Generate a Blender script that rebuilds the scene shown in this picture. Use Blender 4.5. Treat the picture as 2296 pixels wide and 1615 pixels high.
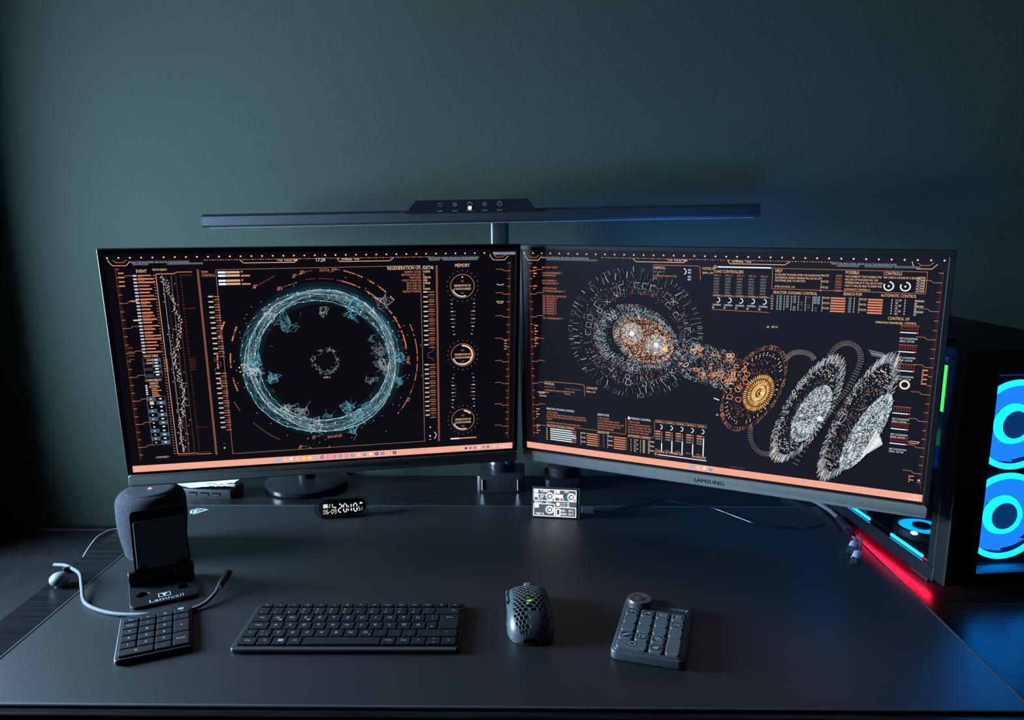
import bpy, bmesh, math, random
from mathutils import Vector, Matrix
PI = math.pi
sin, cos = math.sin, math.cos
RX = math.radians
for o in list(bpy.data.objects):
    bpy.data.objects.remove(o)
SC = bpy.context.scene
COL = SC.collection

# ------------------------------------------------------------------ camera
cam = bpy.data.cameras.new('camera')
cam.sensor_width = 36.0
cam.lens = 36.0 * 1684.1 / 2296.0
cam.clip_start = 0.02
camo = bpy.data.objects.new('camera', cam)
COL.objects.link(camo)
camo.location = (0, 0, 0.5303)
camo.rotation_euler = (Matrix.Rotation(RX(1.078), 3, 'Z') @ Matrix.Rotation(RX(90 - 10.794), 3, 'X') @ Matrix.Rotation(RX(-0.25), 3, 'Z')).to_euler()
SC.camera = camo

# ------------------------------------------------------------------ world, daylight, exposure
W = bpy.data.worlds.new('world')
SC.world = W
W.use_nodes = True
W.node_tree.nodes['Background'].inputs[0].default_value = (0.35, 0.55, 0.8, 1)
W.node_tree.nodes['Background'].inputs[1].default_value = 0.05
WIN = dict(x=-1.50, y0=0.70, y1=1.32, z0=0.15, z1=0.80)
ld = bpy.data.lights.new('window_daylight', 'AREA')
ld.shape = 'RECTANGLE'
ld.size = WIN['z1'] - WIN['z0']
ld.size_y = WIN['y1'] - WIN['y0']
ld.energy = 165.0
ld.spread = RX(120)
ld.color = (0.50, 0.74, 1.0)
lo = bpy.data.objects.new('window_daylight', ld)
COL.objects.link(lo)
lo.location = (WIN['x'] - 0.30, (WIN['y0'] + WIN['y1']) / 2, (WIN['z0'] + WIN['z1']) / 2)
lo.rotation_euler = (0, -PI / 2, 0)
SC.view_settings.view_transform = 'Standard'
SC.view_settings.look = 'None'
SC.view_settings.gamma = 1.0
SC.view_settings.use_curve_mapping = False
SC.view_settings.exposure = 0.0

# ------------------------------------------------------------------ materials
def srgb(r, g, b):
    f = lambda c: (c / 255 / 12.92) if c / 255 <= 0.04045 else ((c / 255 + 0.055) / 1.055) ** 2.4
    return (f(r), f(g), f(b))

def mat(name, col, rough=0.5, metal=0.0, spec=0.5, emit=None, es=0.0, noise=None, bump=None, coat=0.0):
    """procedural principled material; noise=(scale, amount), bump=(scale, strength, kind)"""
    m = bpy.data.materials.new(name)
    m.use_nodes = True
    nt = m.node_tree
    b = nt.nodes['Principled BSDF']
    b.inputs['Base Color'].default_value = (*col, 1)
    b.inputs['Roughness'].default_value = rough
    b.inputs['Metallic'].default_value = metal
    b.inputs['Specular IOR Level'].default_value = spec
    b.inputs['Coat Weight'].default_value = coat
    if emit:
        b.inputs['Emission Color'].default_value = (*emit, 1)
        b.inputs['Emission Strength'].default_value = es
    tc = nt.nodes.new('ShaderNodeTexCoord')
    if noise:
        n = nt.nodes.new('ShaderNodeTexNoise')
        n.inputs['Scale'].default_value = noise[0]
        n.inputs['Detail'].default_value = 6
        nt.links.new(tc.outputs['Object'], n.inputs['Vector'])
        mr = nt.nodes.new('ShaderNodeMapRange')
        mr.inputs['From Min'].default_value = 0.3
        mr.inputs['From Max'].default_value = 0.7
        mr.inputs['To Min'].default_value = 1 - noise[1]
        mr.inputs['To Max'].default_value = 1 + noise[1]
        nt.links.new(n.outputs['Fac'], mr.inputs['Value'])
        vm = nt.nodes.new('ShaderNodeVectorMath')
        vm.operation = 'SCALE'
        vm.inputs[0].default_value = col
        nt.links.new(mr.outputs[0], vm.inputs['Scale'])
        nt.links.new(vm.outputs[0], b.inputs['Base Color'])
    if bump:
        if len(bump) > 2 and bump[2] == 'wave':
            n = nt.nodes.new('ShaderNodeTexWave')
            n.inputs['Scale'].default_value = bump[0]
        elif len(bump) > 2 and bump[2] == 'voronoi':
            n = nt.nodes.new('ShaderNodeTexVoronoi')
            n.inputs['Scale'].default_value = bump[0]
        else:
            n = nt.nodes.new('ShaderNodeTexNoise')
            n.inputs['Scale'].default_value = bump[0]
            n.inputs['Detail'].default_value = 4
        nt.links.new(tc.outputs['Object'], n.inputs['Vector'])
        bp = nt.nodes.new('ShaderNodeBump')
        bp.inputs['Strength'].default_value = bump[1]
        bp.inputs['Distance'].default_value = 0.001
        nt.links.new(n.outputs[0], bp.inputs['Height'])
        nt.links.new(bp.outputs[0], b.inputs['Normal'])
    return m

def emat(name, col, strength=1.0, sample=True):
    m = bpy.data.materials.new(name)
    m.use_nodes = True
    nt = m.node_tree
    nt.nodes.clear()
    e = nt.nodes.new('ShaderNodeEmission')
    e.inputs[0].default_value = (*col, 1)
    e.inputs[1].default_value = strength
    o = nt.nodes.new('ShaderNodeOutputMaterial')
    nt.links.new(e.outputs[0], o.inputs[0])
    if not sample:
        m.cycles.emission_sampling = 'NONE'
    return m

def glassmat(name, col, ior, rough=0.05):
    """thin clear sheet: see-through with a glossy surface"""
    m = bpy.data.materials.new(name)
    m.use_nodes = True
    nt = m.node_tree
    nt.nodes.clear()
    t = nt.nodes.new('ShaderNodeBsdfTransparent')
    t.inputs[0].default_value = (*col, 1)
    g = nt.nodes.new('ShaderNodeBsdfGlossy')
    g.inputs['Color'].default_value = (0.8, 0.85, 0.9, 1)
    g.inputs['Roughness'].default_value = rough
    fr = nt.nodes.new('ShaderNodeFresnel')
    fr.inputs[0].default_value = ior
    mx = nt.nodes.new('ShaderNodeMixShader')
    o = nt.nodes.new('ShaderNodeOutputMaterial')
    nt.links.new(fr.outputs[0], mx.inputs[0])
    nt.links.new(t.outputs[0], mx.inputs[1])
    nt.links.new(g.outputs[0], mx.inputs[2])
    nt.links.new(mx.outputs[0], o.inputs[0])
    return m

def screenink():
    """light given off by the lit pixels of a screen: colour from the vertex colours of the drawing"""
    m = bpy.data.materials.new('screen_pixels')
    m.use_nodes = True
    nt = m.node_tree
    nt.nodes.clear()
    a = nt.nodes.new('ShaderNodeVertexColor')
    a.layer_name = 'ink'
    e = nt.nodes.new('ShaderNodeEmission')
    e.inputs[1].default_value = 1.0
    o = nt.nodes.new('ShaderNodeOutputMaterial')
    nt.links.new(a.outputs[0], e.inputs[0])
    nt.links.new(e.outputs[0], o.inputs[0])
    m.cycles.emission_sampling = 'NONE'
    return m

INK = screenink()
M = {}
M['wall'] = mat('wall_paint', (0.0250, 0.0370, 0.0285), 0.85, spec=0.2, noise=(2.2, 0.10), bump=(180, 0.25))
M['ceil'] = mat('ceiling_paint', (0.10, 0.10, 0.10), 0.9)
M['floor'] = mat('floor_wood', (0.05, 0.035, 0.025), 0.6, noise=(6, 0.3))
M['mat'] = mat('mat_leather', (0.0014, 0.0017, 0.0030), 0.45, spec=0.85, noise=(9, 0.12), bump=(900, 0.25))
M['stitch'] = mat('mat_stitching', (0.008, 0.010, 0.012), 0.8, noise=(400, 0.5))
M['black'] = mat('black_plastic', (0.006, 0.0065, 0.0075), 0.45)
M['blackgloss'] = mat('black_gloss', (0.008, 0.008, 0.010), 0.18)
M['blackmetal'] = mat('black_anodised_metal', (0.003, 0.003, 0.004), 0.5, spec=0.16)
M['bezel'] = mat('bezel_plastic', (0.003, 0.0035, 0.004), 0.5, spec=0.3)
M['chin'] = mat('chin_plastic', (0.14, 0.145, 0.14), 0.5, noise=(150, 0.08))
M['panel'] = mat('lcd_panel', (0.006, 0.006, 0.008), 0.30, spec=0.45, emit=srgb(20, 17, 25), es=0.55)
M['fabric'] = mat('speaker_fabric', (0.030, 0.033, 0.039), 0.95, spec=0.1, bump=(1100, 1.0, 'voronoi'), noise=(300, 0.35))
M['speakertop'] = mat('speaker_top_plastic', (0.03, 0.03, 0.035), 0.35)
M['key'] = mat('key_plastic', (0.0040, 0.0050, 0.0058), 0.6, spec=0.2, noise=(500, 0.1))
M['kbbody'] = mat('keyboard_body', (0.0045, 0.0058, 0.007), 0.5, spec=0.35)
M['legend'] = mat('white_print', (0.26, 0.30, 0.32), 0.6)
M['graphite'] = mat('graphite_plastic', (0.034, 0.038, 0.043), 0.42, noise=(300, 0.06))
M['graphitekey'] = mat('graphite_key', (0.062, 0.070, 0.078), 0.5, noise=(300, 0.05))
M['dialmetal'] = mat('dial_metal', (0.10, 0.10, 0.105), 0.3, metal=0.7, bump=(600, 0.1))
M['mouse'] = mat('mouse_shell', (0.036, 0.041, 0.044), 0.40)
M['mousein'] = mat('mouse_inside', (0.010, 0.011, 0.012), 0.5)
M['steel'] = mat('steel', (0.55, 0.56, 0.58), 0.28, metal=1.0)
M['braid'] = mat('cable_braid', (0.11, 0.125, 0.14), 0.7, bump=(700, 1.0, 'wave'))
M['thincable'] = mat('thin_cable_sheath', (0.30, 0.30, 0.29), 0.4)
M['greycable'] = mat('grey_cable_sheath', (0.11, 0.105, 0.10), 0.6, bump=(900, 0.6, 'wave'))
M['rubber'] = mat('silicone_pad', (0.075, 0.092, 0.098), 0.7)
M['paper'] = mat('paper', (0.60, 0.64, 0.60), 0.85, noise=(30, 0.05))
M['paper2'] = mat('paper_greenish', (0.62, 0.68, 0.58), 0.85, noise=(30, 0.05))
M['weight'] = mat('cable_weight_grey', (0.10, 0.125, 0.135), 0.6)
M['side'] = mat('black_lacquered_board', (0.006, 0.006, 0.007), 0.6, spec=0.25, noise=(20, 0.3))
M['white'] = mat('white_frame', (0.7, 0.7, 0.7), 0.5)
M['clear'] = glassmat('clear_acrylic', (0.80, 0.85, 0.88), 1.35, 0.08)
M['tint'] = glassmat('tinted_glass', (0.78, 0.80, 0.84), 1.10, 0.03)
M['winglass'] = glassmat('window_glass', (0.95, 0.97, 0.98), 1.3, 0.02)
M['case'] = mat('case_painted_steel', (0.003, 0.0036, 0.0045), 0.5, spec=0.25, noise=(200, 0.1))
M['shroudred'] = mat('dark_shroud', (0.02, 0.018, 0.02), 0.35)

def deskmat():
    m = mat('black_ash_veneer', (0.020, 0.020, 0.022), 0.30, spec=0.24, coat=0.0)
    nt = m.node_tree
    b = nt.nodes['Principled BSDF']
    tc = nt.nodes.new('ShaderNodeTexCoord')
    mp = nt.nodes.new('ShaderNodeMapping')
    mp.inputs['Scale'].default_value = (1.2, 34, 34)
    nt.links.new(tc.outputs['Object'], mp.inputs[0])
    n = nt.nodes.new('ShaderNodeTexNoise')
    n.inputs['Scale'].default_value = 5
    n.inputs['Detail'].default_value = 7
    n.inputs['Roughness'].default_value = 0.65
    nt.links.new(mp.outputs[0], n.inputs[0])
    cr = nt.nodes.new('ShaderNodeValToRGB')
    cr.color_ramp.elements[0].position = 0.36
    cr.color_ramp.elements[0].color = (0.0025, 0.0022, 0.0022, 1)
    cr.color_ramp.elements[1].position = 0.55
    cr.color_ramp.elements[1].color = (0.0075, 0.0075, 0.0085, 1)
    nt.links.new(n.outputs['Fac'], cr.inputs[0])
    nt.links.new(cr.outputs[0], b.inputs['Base Color'])
    bp = nt.nodes.new('ShaderNodeBump')
    bp.inputs['Strength'].default_value = 0.25
    bp.inputs['Distance'].default_value = 0.001
    nt.links.new(n.outputs['Fac'], bp.inputs['Height'])
    nt.links.new(bp.outputs[0], b.inputs['Normal'])
    return m
M['desk'] = deskmat()

def meshmat():
    """fine perforated steel: holes far below a millimetre apart from each other, so a mix of steel and air"""
    m = bpy.data.materials.new('perforated_mesh')
    m.use_nodes = True
    nt = m.node_tree
    b = nt.nodes['Principled BSDF']
    b.inputs['Base Color'].default_value = (0.02, 0.022, 0.025, 1)
    b.inputs['Roughness'].default_value = 0.5
    t = nt.nodes.new('ShaderNodeBsdfTransparent')
    v = nt.nodes.new('ShaderNodeTexVoronoi')
    v.inputs['Scale'].default_value = 620
    v.inputs['Randomness'].default_value = 0.0
    tc = nt.nodes.new('ShaderNodeTexCoord')
    nt.links.new(tc.outputs['Object'], v.inputs['Vector'])
    mr = nt.nodes.new('ShaderNodeMapRange')
    mr.inputs['From Min'].default_value = 0.30
    mr.inputs['From Max'].default_value = 0.62
    mr.inputs['To Min'].default_value = 0.14
    mr.inputs['To Max'].default_value = 0.45
    nt.links.new(v.outputs['Distance'], mr.inputs[0])
    mx = nt.nodes.new('ShaderNodeMixShader')
    nt.links.new(mr.outputs[0], mx.inputs[0])
    nt.links.new(t.outputs[0], mx.inputs[1])
    nt.links.new(b.outputs[0], mx.inputs[2])
    nt.links.new(mx.outputs[0], nt.nodes['Material Output'].inputs[0])
    return m
M['mesh'] = meshmat()

# ------------------------------------------------------------------ mesh helpers
def obj(name, bm, m, parent=None, loc=None, rot=None, smooth=False, mtx=None):
    me = bpy.data.meshes.new(name)
    if isinstance(bm, bmesh.types.BMesh):
        bmesh.ops.recalc_face_normals(bm, faces=bm.faces)
        bm.to_mesh(me)
        bm.free()
    else:
        me = bm
    if m is not None and not me.materials:
        me.materials.append(m)
    if smooth:
        for p in me.polygons:
            p.use_smooth = True
        try:
            me.set_sharp_from_angle(angle=RX(40))
        except Exception:
            pass
    o = bpy.data.objects.new(name, me)
    COL.objects.link(o)
    if parent:
        o.parent = parent
    if mtx is not None:
        o.matrix_local = mtx
    if loc:
        o.location = loc
    if rot:
        o.rotation_euler = rot
    return o

def tag(o, label, cat, group=None, kind=None):
    o['label'] = label
    o['category'] = cat
    if group:
        o['group'] = group
    if kind:
        o['kind'] = kind
    return o

def thing(name, label, cat, loc=(0, 0, 0), rz=0.0, group=None):
    o = bpy.data.objects.new(name, None)
    o.empty_display_size = 0.05
    COL.objects.link(o)
    o.location = loc
    o.rotation_euler = (0, 0, rz)
    return tag(o, label, cat, group)

def struct(name, bm, m, parent=None, smooth=False):
    o = obj(name, bm, m, parent, smooth=smooth)
    o['kind'] = 'structure'
    return o

B = bmesh.new

def box(bm, x0, x1, y0, y1, z0, z1, bev=0.0, seg=2):
    r = bmesh.ops.create_cube(bm, size=1.0)
    vs = r['verts']
    for v in vs:
        v.co = Vector((x0 + (v.co.x + .5) * (x1 - x0), y0 + (v.co.y + .5) * (y1 - y0), z0 + (v.co.z + .5) * (z1 - z0)))
    if bev > 0:
        es = list({e for v in vs for e in v.link_edges})
        bmesh.ops.bevel(bm, geom=es, offset=bev, segments=seg, profile=0.5, affect='EDGES')
    return bm

def rrect(w, h, r, n=5, cx=0, cy=0):
    out = []
    for sx, sy, a0 in ((1, 1, 0), (-1, 1, 90), (-1, -1, 180), (1, -1, 270)):
        for k in range(n + 1):
            a = RX(a0 + 90 * k / n)
            out.append((cx + sx * (w / 2 - r) + r * cos(a), cy + sy * (h / 2 - r) + r * sin(a)))
    return out

def prism(bm, pts, z0, z1, bev=0.0, bevbot=0.0, steps=2):
    """extrude a convex-ish outline in z with rounded top and bottom rims"""
    cx = sum(p[0] for p in pts) / len(pts)
    cy = sum(p[1] for p in pts) / len(pts)
    n = len(pts)
    nrm = []
    for i in range(n):
        a = Vector(pts[i - 1]); b = Vector(pts[(i + 1) % n])
        d = (b - a)
        nv = Vector((d.y, -d.x))
        if nv.length < 1e-9:
            nv = Vector((pts[i][0] - cx, pts[i][1] - cy))
        nv.normalize()
        nrm.append(nv)
    area = sum(pts[i][0] * pts[(i + 1) % n][1] - pts[(i + 1) % n][0] * pts[i][1] for i in range(n))
    if area < 0:
        nrm = [-v for v in nrm]
    rings = []
    if bevbot > 0:
        for k in range(steps + 1):
            a = PI / 2 * k / steps
            rings.append((z0 + bevbot * (1 - sin(a)) if False else z0 + bevbot * (1 - cos(a)), bevbot * (1 - sin(a))))
        rings = [(z0 + bevbot * (1 - cos(PI / 2 * k / steps)), bevbot * (1 - sin(PI / 2 * k / steps))) for k in range(steps + 1)]
    else:
        rings.append((z0, 0))
    if bev > 0:
        rings += [(z1 - bev * (1 - sin(PI / 2 * k / steps)), bev * (1 - cos(PI / 2 * k / steps))) for k in range(steps + 1)]
    else:
        rings.append((z1, 0))
    R = []
    for z, ins in rings:
        R.append([bm.verts.new((p[0] - nv.x * ins, p[1] - nv.y * ins, z)) for p, nv in zip(pts, nrm)])
    for a, b in zip(R, R[1:]):
        for i in range(n):
            bm.faces.new((a[i], a[(i + 1) % n], b[(i + 1) % n], b[i]))
    bm.faces.new(R[0][::-1])
    bm.faces.new(R[-1])
    return bm

def lathe(bm, prof, n=48, cx=0, cy=0, ring=False):
    R = []
    if ring:
        prof = list(prof) + [prof[0]]
    for r, z in prof:
        if r < 1e-6:
            R.append([bm.verts.new((cx, cy, z))])
        else:
            R.append([bm.verts.new((cx + r * cos(2 * PI * k / n), cy + r * sin(2 * PI * k / n), z)) for k in range(n)])
    for a, b in zip(R, R[1:]):
        for i in range(n):
            j = (i + 1) % n
            if len(a) == 1 and len(b) == 1:
                continue
            if len(a) == 1:
                bm.faces.new((a[0], b[j], b[i]))
            elif len(b) == 1:
                bm.faces.new((a[i], a[j], b[0]))
            else:
                bm.faces.new((a[i], a[j], b[j], b[i]))
    if ring:
        bmesh.ops.remove_doubles(bm, verts=R[0] + R[-1], dist=1e-7)
        return bm
    if len(R[0]) > 1:
        bm.faces.new(R[0][::-1])
    if len(R[-1]) > 1:
        bm.faces.new(R[-1])
    return bm

def cyl(bm, cx, cy, z0, z1, r, n=24, bev=0.0):
    if bev:
        return lathe(bm, [(r - bev, z0), (r, z0 + bev), (r, z1 - bev), (r - bev, z1)], n, cx, cy)
    return lathe(bm, [(r, z0), (r, z1)], n, cx, cy)

def spline(pts, k=6):
    P = [Vector(p) for p in pts]
    out = []
    for i in range(len(P) - 1):
        p0 = P[max(i - 1, 0)]; p1 = P[i]; p2 = P[i + 1]; p3 = P[min(i + 2, len(P) - 1)]
        for j in range(k):
            t = j / k
            out.append(0.5 * ((2 * p1) + (p2 - p0) * t + (2 * p0 - 5 * p1 + 4 * p2 - p3) * t * t + (3 * p1 - p0 - 3 * p2 + p3) * t ** 3))
    out.append(P[-1])
    return out

def tube(bm, pts, r, n=8, cap=True, flat=1.0, ph=0.0):
    P = [Vector(p) for p in pts]
    up = Vector((0, 0, 1))
    R = []
    nv = None
    for i, p in enumerate(P):
        t = (P[min(i + 1, len(P) - 1)] - P[max(i - 1, 0)])
        if t.length < 1e-9:
            t = Vector((1, 0, 0))
        t.normalize()
        if nv is None:
            nv = up - t * up.dot(t)
            if nv.length < 1e-3:
                nv = Vector((1, 0, 0)) - t * t.x
        else:
            nv = nv - t * nv.dot(t)
        nv.normalize()
        bv = t.cross(nv)
        rr = r(i / (len(P) - 1)) if callable(r) else r
        R.append([bm.verts.new(p + (nv * cos(2 * PI * k / n + ph) * rr * flat + bv * sin(2 * PI * k / n + ph) * rr)) for k in range(n)])
    for a, b in zip(R, R[1:]):
        for i in range(n):
            bm.faces.new((a[i], a[(i + 1) % n], b[(i + 1) % n], b[i]))
    if cap:
        bm.faces.new(R[0][::-1])
        bm.faces.new(R[-1])
    return bm

def xform(bm, mtx, start=0):
    bm.verts.ensure_lookup_table()
    for v in bm.verts[start:] if start else bm.verts:
        v.co = mtx @ v.co
    return bm

# ------------------------------------------------------------------ lettering: glyph outlines as flat triangles
GL = {}
def load_glyphs():
    chars = "ABCDEFGHIJKLMNOPQRSTUVWXYZabcdefghijklmnopqrstuvwxyz0123456789.,:;-_+/\\'\"!?()[]{}<>=*#^&%$@~ÄÖÜß|°"
    tmp = []
    for c in chars:
        for body in (c, 'H' + c + 'H'):
            cu = bpy.data.curves.new('g', 'FONT')
            cu.body = body
            cu.size = 1.0
            cu.resolution_u = 2
            cu.fill_mode = 'FRONT'
            o = bpy.data.objects.new('g', cu)
            COL.objects.link(o)
            tmp.append((c, body, o))
    cu = bpy.data.curves.new('g', 'FONT'); cu.body = 'HH'; cu.resolution_u = 2
    oh = bpy.data.objects.new('g', cu); COL.objects.link(oh)
    dg = bpy.context.evaluated_depsgraph_get()
    def ext(o):
        me = bpy.data.meshes.new_from_object(o.evaluated_get(dg))
        vs = [(v.co.x, v.co.y) for v in me.vertices]
        fs = [tuple(p.vertices) for p in me.polygons]
        bpy.data.meshes.remove(me)
        return vs, fs
    hv, _ = ext(oh)
    hw = max(v[0] for v in hv)
    for c, body, o in tmp:
        vs, fs = ext(o)
        if body == c:
            GL[c] = [vs, fs, 0.3]
        else:
            GL[c][2] = max(v[0] for v in vs) - hw if vs else 0.3
    GL[' '] = [[], [], 0.28]
    for _, _, o in tmp:
        cu = o.data
        bpy.data.objects.remove(o)
        bpy.data.curves.remove(cu)
    cu = oh.data
    bpy.data.objects.remove(oh)
    bpy.data.curves.remove(cu)
load_glyphs()

def twidth(s, size, sx=1.0):
    return sum(GL.get(c, GL['-'])[2] for c in s) * size * sx

def textmesh(bm, s, size, x=0, y=0, z=0, align='c', sx=1.0, bold=0.0, mtx=None):
    """flat lettering in the xy plane added to a bmesh"""
    w = twidth(s, size, sx)
    px = x - (w / 2 if align == 'c' else w if align == 'r' else 0)
    for c in s:
        vs, fs, adv = GL.get(c, GL['-'])
        V = []
        for (a, b) in vs:
            p = Vector((px + a * size * sx, y + b * size, z))
            V.append(bm.verts.new(mtx @ p if mtx else p))
        for f in fs:
            try:
                bm.faces.new([V[i] for i in f])
            except ValueError:
                pass
        px += adv * size * sx
    return bm

# ------------------------------------------------------------------ screen drawings
class Canvas:
    """vector drawing in screen pixels (y down) turned into one flat mesh of lit pixels"""
    cond = 0.84      # condensed letter width

    def __init__(s, pw, ph, w, h):
        s.pw, s.ph, s.w, s.h = pw, ph, w, h
        s.v, s.f, s.c, s.l = [], [], [], 0

    def P(s, x, y):
        return ((x / s.pw - .5) * s.w, s.h - y / s.ph * s.h)

    def poly(s, pts, col):
        i = len(s.v)
        s.l += 1
        for x, y in pts:
            a, b = s.P(x, y)
            s.v.append((a, b, s.l))
            s.c.append(col)
        s.f.append(tuple(range(i, i + len(pts))))

    def line(s, x1, y1, x2, y2, w, col):
        dx, dy = x2 - x1, y2 - y1
        L = math.hypot(dx, dy) or 1
        nx, ny = -dy / L * w / 2, dx / L * w / 2
        s.poly([(x1 + nx, y1 + ny), (x2 + nx, y2 + ny), (x2 - nx, y2 - ny), (x1 - nx, y1 - ny)], col)

    def pl(s, pts, w, col, closed=False):
        q = list(pts) + ([pts[0]] if closed else [])
        for a, b in zip(q, q[1:]):
            s.line(a[0], a[1], b[0], b[1], w, col)

    def rect(s, x, y, w, h, col):
        s.poly([(x, y), (x + w, y), (x + w, y + h), (x, y + h)], col)

    def frame(s, x, y, w, h, t, col):
        s.pl([(x, y), (x + w, y), (x + w, y + h), (x, y + h)], t, col, True)

    def arc(s, cx, cy, r, a0, a1, w, col, n=None, ry=None, rot=0.0):
        ry = ry or r
        n = n or max(6, int(abs(a1 - a0) / 6))
        cr, sr = cos(RX(rot)), sin(RX(rot))
        def pt(a, k):
            x, y = (r + k) * cos(RX(a)), (ry + k) * sin(RX(a))
            return (cx + x * cr - y * sr, cy + x * sr + y * cr)
        for i in range(n):
            a = a0 + (a1 - a0) * i / n
            b = a0 + (a1 - a0) * (i + 1) / n
            s.poly([pt(a, -w / 2), pt(b, -w / 2), pt(b, w / 2), pt(a, w / 2)], col)

    def dot(s, x, y, r, col, n=6):
        s.poly([(x + r * cos(2 * PI * k / n), y + r * sin(2 * PI * k / n)) for k in range(n)], col)

    def text(s, x, y, t, size, col, al='l', sx=1.0, rot=0.0):
        sx *= s.cond
        w = twidth(t, size, sx)
        px = -(w / 2 if al == 'c' else w if al == 'r' else 0)
        cr, sr = cos(RX(rot)), sin(RX(rot))
        s.l += 1
        for ch in t:
            vs, fs, adv = GL.get(ch, GL['-'])
            i = len(s.v)
            for a, b in vs:
                lx, ly = px + a * size * sx, -b * size
                p = s.P(x + lx * cr - ly * sr, y + lx * sr + ly * cr)
                s.v.append((p[0], p[1], s.l))
                s.c.append(col)
            for f in fs:
                s.f.append(tuple(i + k for k in f))
            px += adv * size * sx

    def build(s, name, parent, z=0.0003, depth=0.0003, loc=None):
        me = bpy.data.meshes.new(name)
        k = depth / max(1, s.l)
        me.from_pydata([(a, b, z + l * k) for a, b, l in s.v], [], s.f)
        ca = me.color_attributes.new('ink', 'FLOAT_COLOR', 'POINT')
        flat = []
        for c in s.c:
            flat += [c[0], c[1], c[2], 1.0]
        ca.data.foreach_set('color', flat)
        me.materials.append(INK)
        o = bpy.data.objects.new(name, me)
        COL.objects.link(o)
        if parent:
            o.parent = parent
        if loc:
            o.location = loc
        return o

OR = srgb(220, 138, 104)      # salmon orange
ORD = srgb(118, 68, 52)
ORDD = srgb(66, 38, 32)
ORB = srgb(255, 204, 164)    # bright orange
CR = srgb(255, 226, 200)     # cream
WH = srgb(236, 244, 250)
GR = srgb(120, 122, 128)
CY = srgb(128, 214, 236)
CYD = srgb(50, 112, 132)
CYB = srgb(190, 238, 248)
BOXB = srgb(64, 92, 108)
TASK = srgb(244, 170, 147)

def mixc(a, b, t):
    return tuple(a[i] * (1 - t) + b[i] * t for i in range(3))

def sc(c, k):
    return tuple(v * k for v in c)

def topbar(c, rnd):
    for i in range(40):
        c.dot(12 + i * 48.6, 14, 4.2, srgb(255, 214, 196), 6)
    c.line(20, 26, 1900, 26, 1.0, ORDD)
    for x0 in (14, 1790):
        c.pl([(x0, 20), (x0 + 4, 34), (x0 + 18, 50), (x0 + 76, 50), (x0 + 94, 30)], 2.4, ORB)
        c.pl([(x0 + 22, 26), (x0 + 34, 36), (x0 + 64, 36), (x0 + 80, 24)], 2, OR)
    c.pl([(590, 30), (606, 46), (840, 46), (852, 30)], 2.6, ORB)
    c.pl([(1040, 30), (1050, 46), (1290, 46), (1312, 30)], 2.6, ORB)
    c.text(760, 40, '17:24   LOCAL TIME', 13, CR)
    c.text(1060, 40, 'INTERNAL   19:24', 13, CR)
    for i in range(90):
        c.line(430 + i * 12, 30, 437 + i * 12, 30, 2, OR if i % 3 else CR)
        c.line(860 + i * 2, 30, 861 + i * 2, 30, 1.5, ORD)
    for x0, x1 in ((110, 420), (1480, 1790)):
        c.text(x0, 40, 'INACTIVE PROCESSES ARE RUN IN THE BACKGROUND', 13, srgb(170, 176, 182), sx=0.94)
        for i in range(6):
            a = x0 + rnd.random() * (x1 - x0 - 60)
            c.rect(a, 40, 40 + rnd.random() * 60, 9, srgb(86, 98, 108))

def ruler(c, x, side, y0=66, y1=1010, lab=True):
    c.line(x, y0 - 6, x, y1 + 10, 1.6, ORD)
    n = int((y1 - y0) / 5)
    for i in range(n + 1):
        y = y0 + (y1 - y0) * i / n
        big = i % 8 == 0
        c.line(x, y, x - side * (16 if big else 13), y, 2.2 if big else 1.5, OR if big else ORDD)
        if i % 24 == 8:
            c.pl([(x - side * 16, y), (x - side * 34, y), (x - side * 42, y - 9), (x - side * 76, y - 9)], 1.7, OR)

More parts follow.
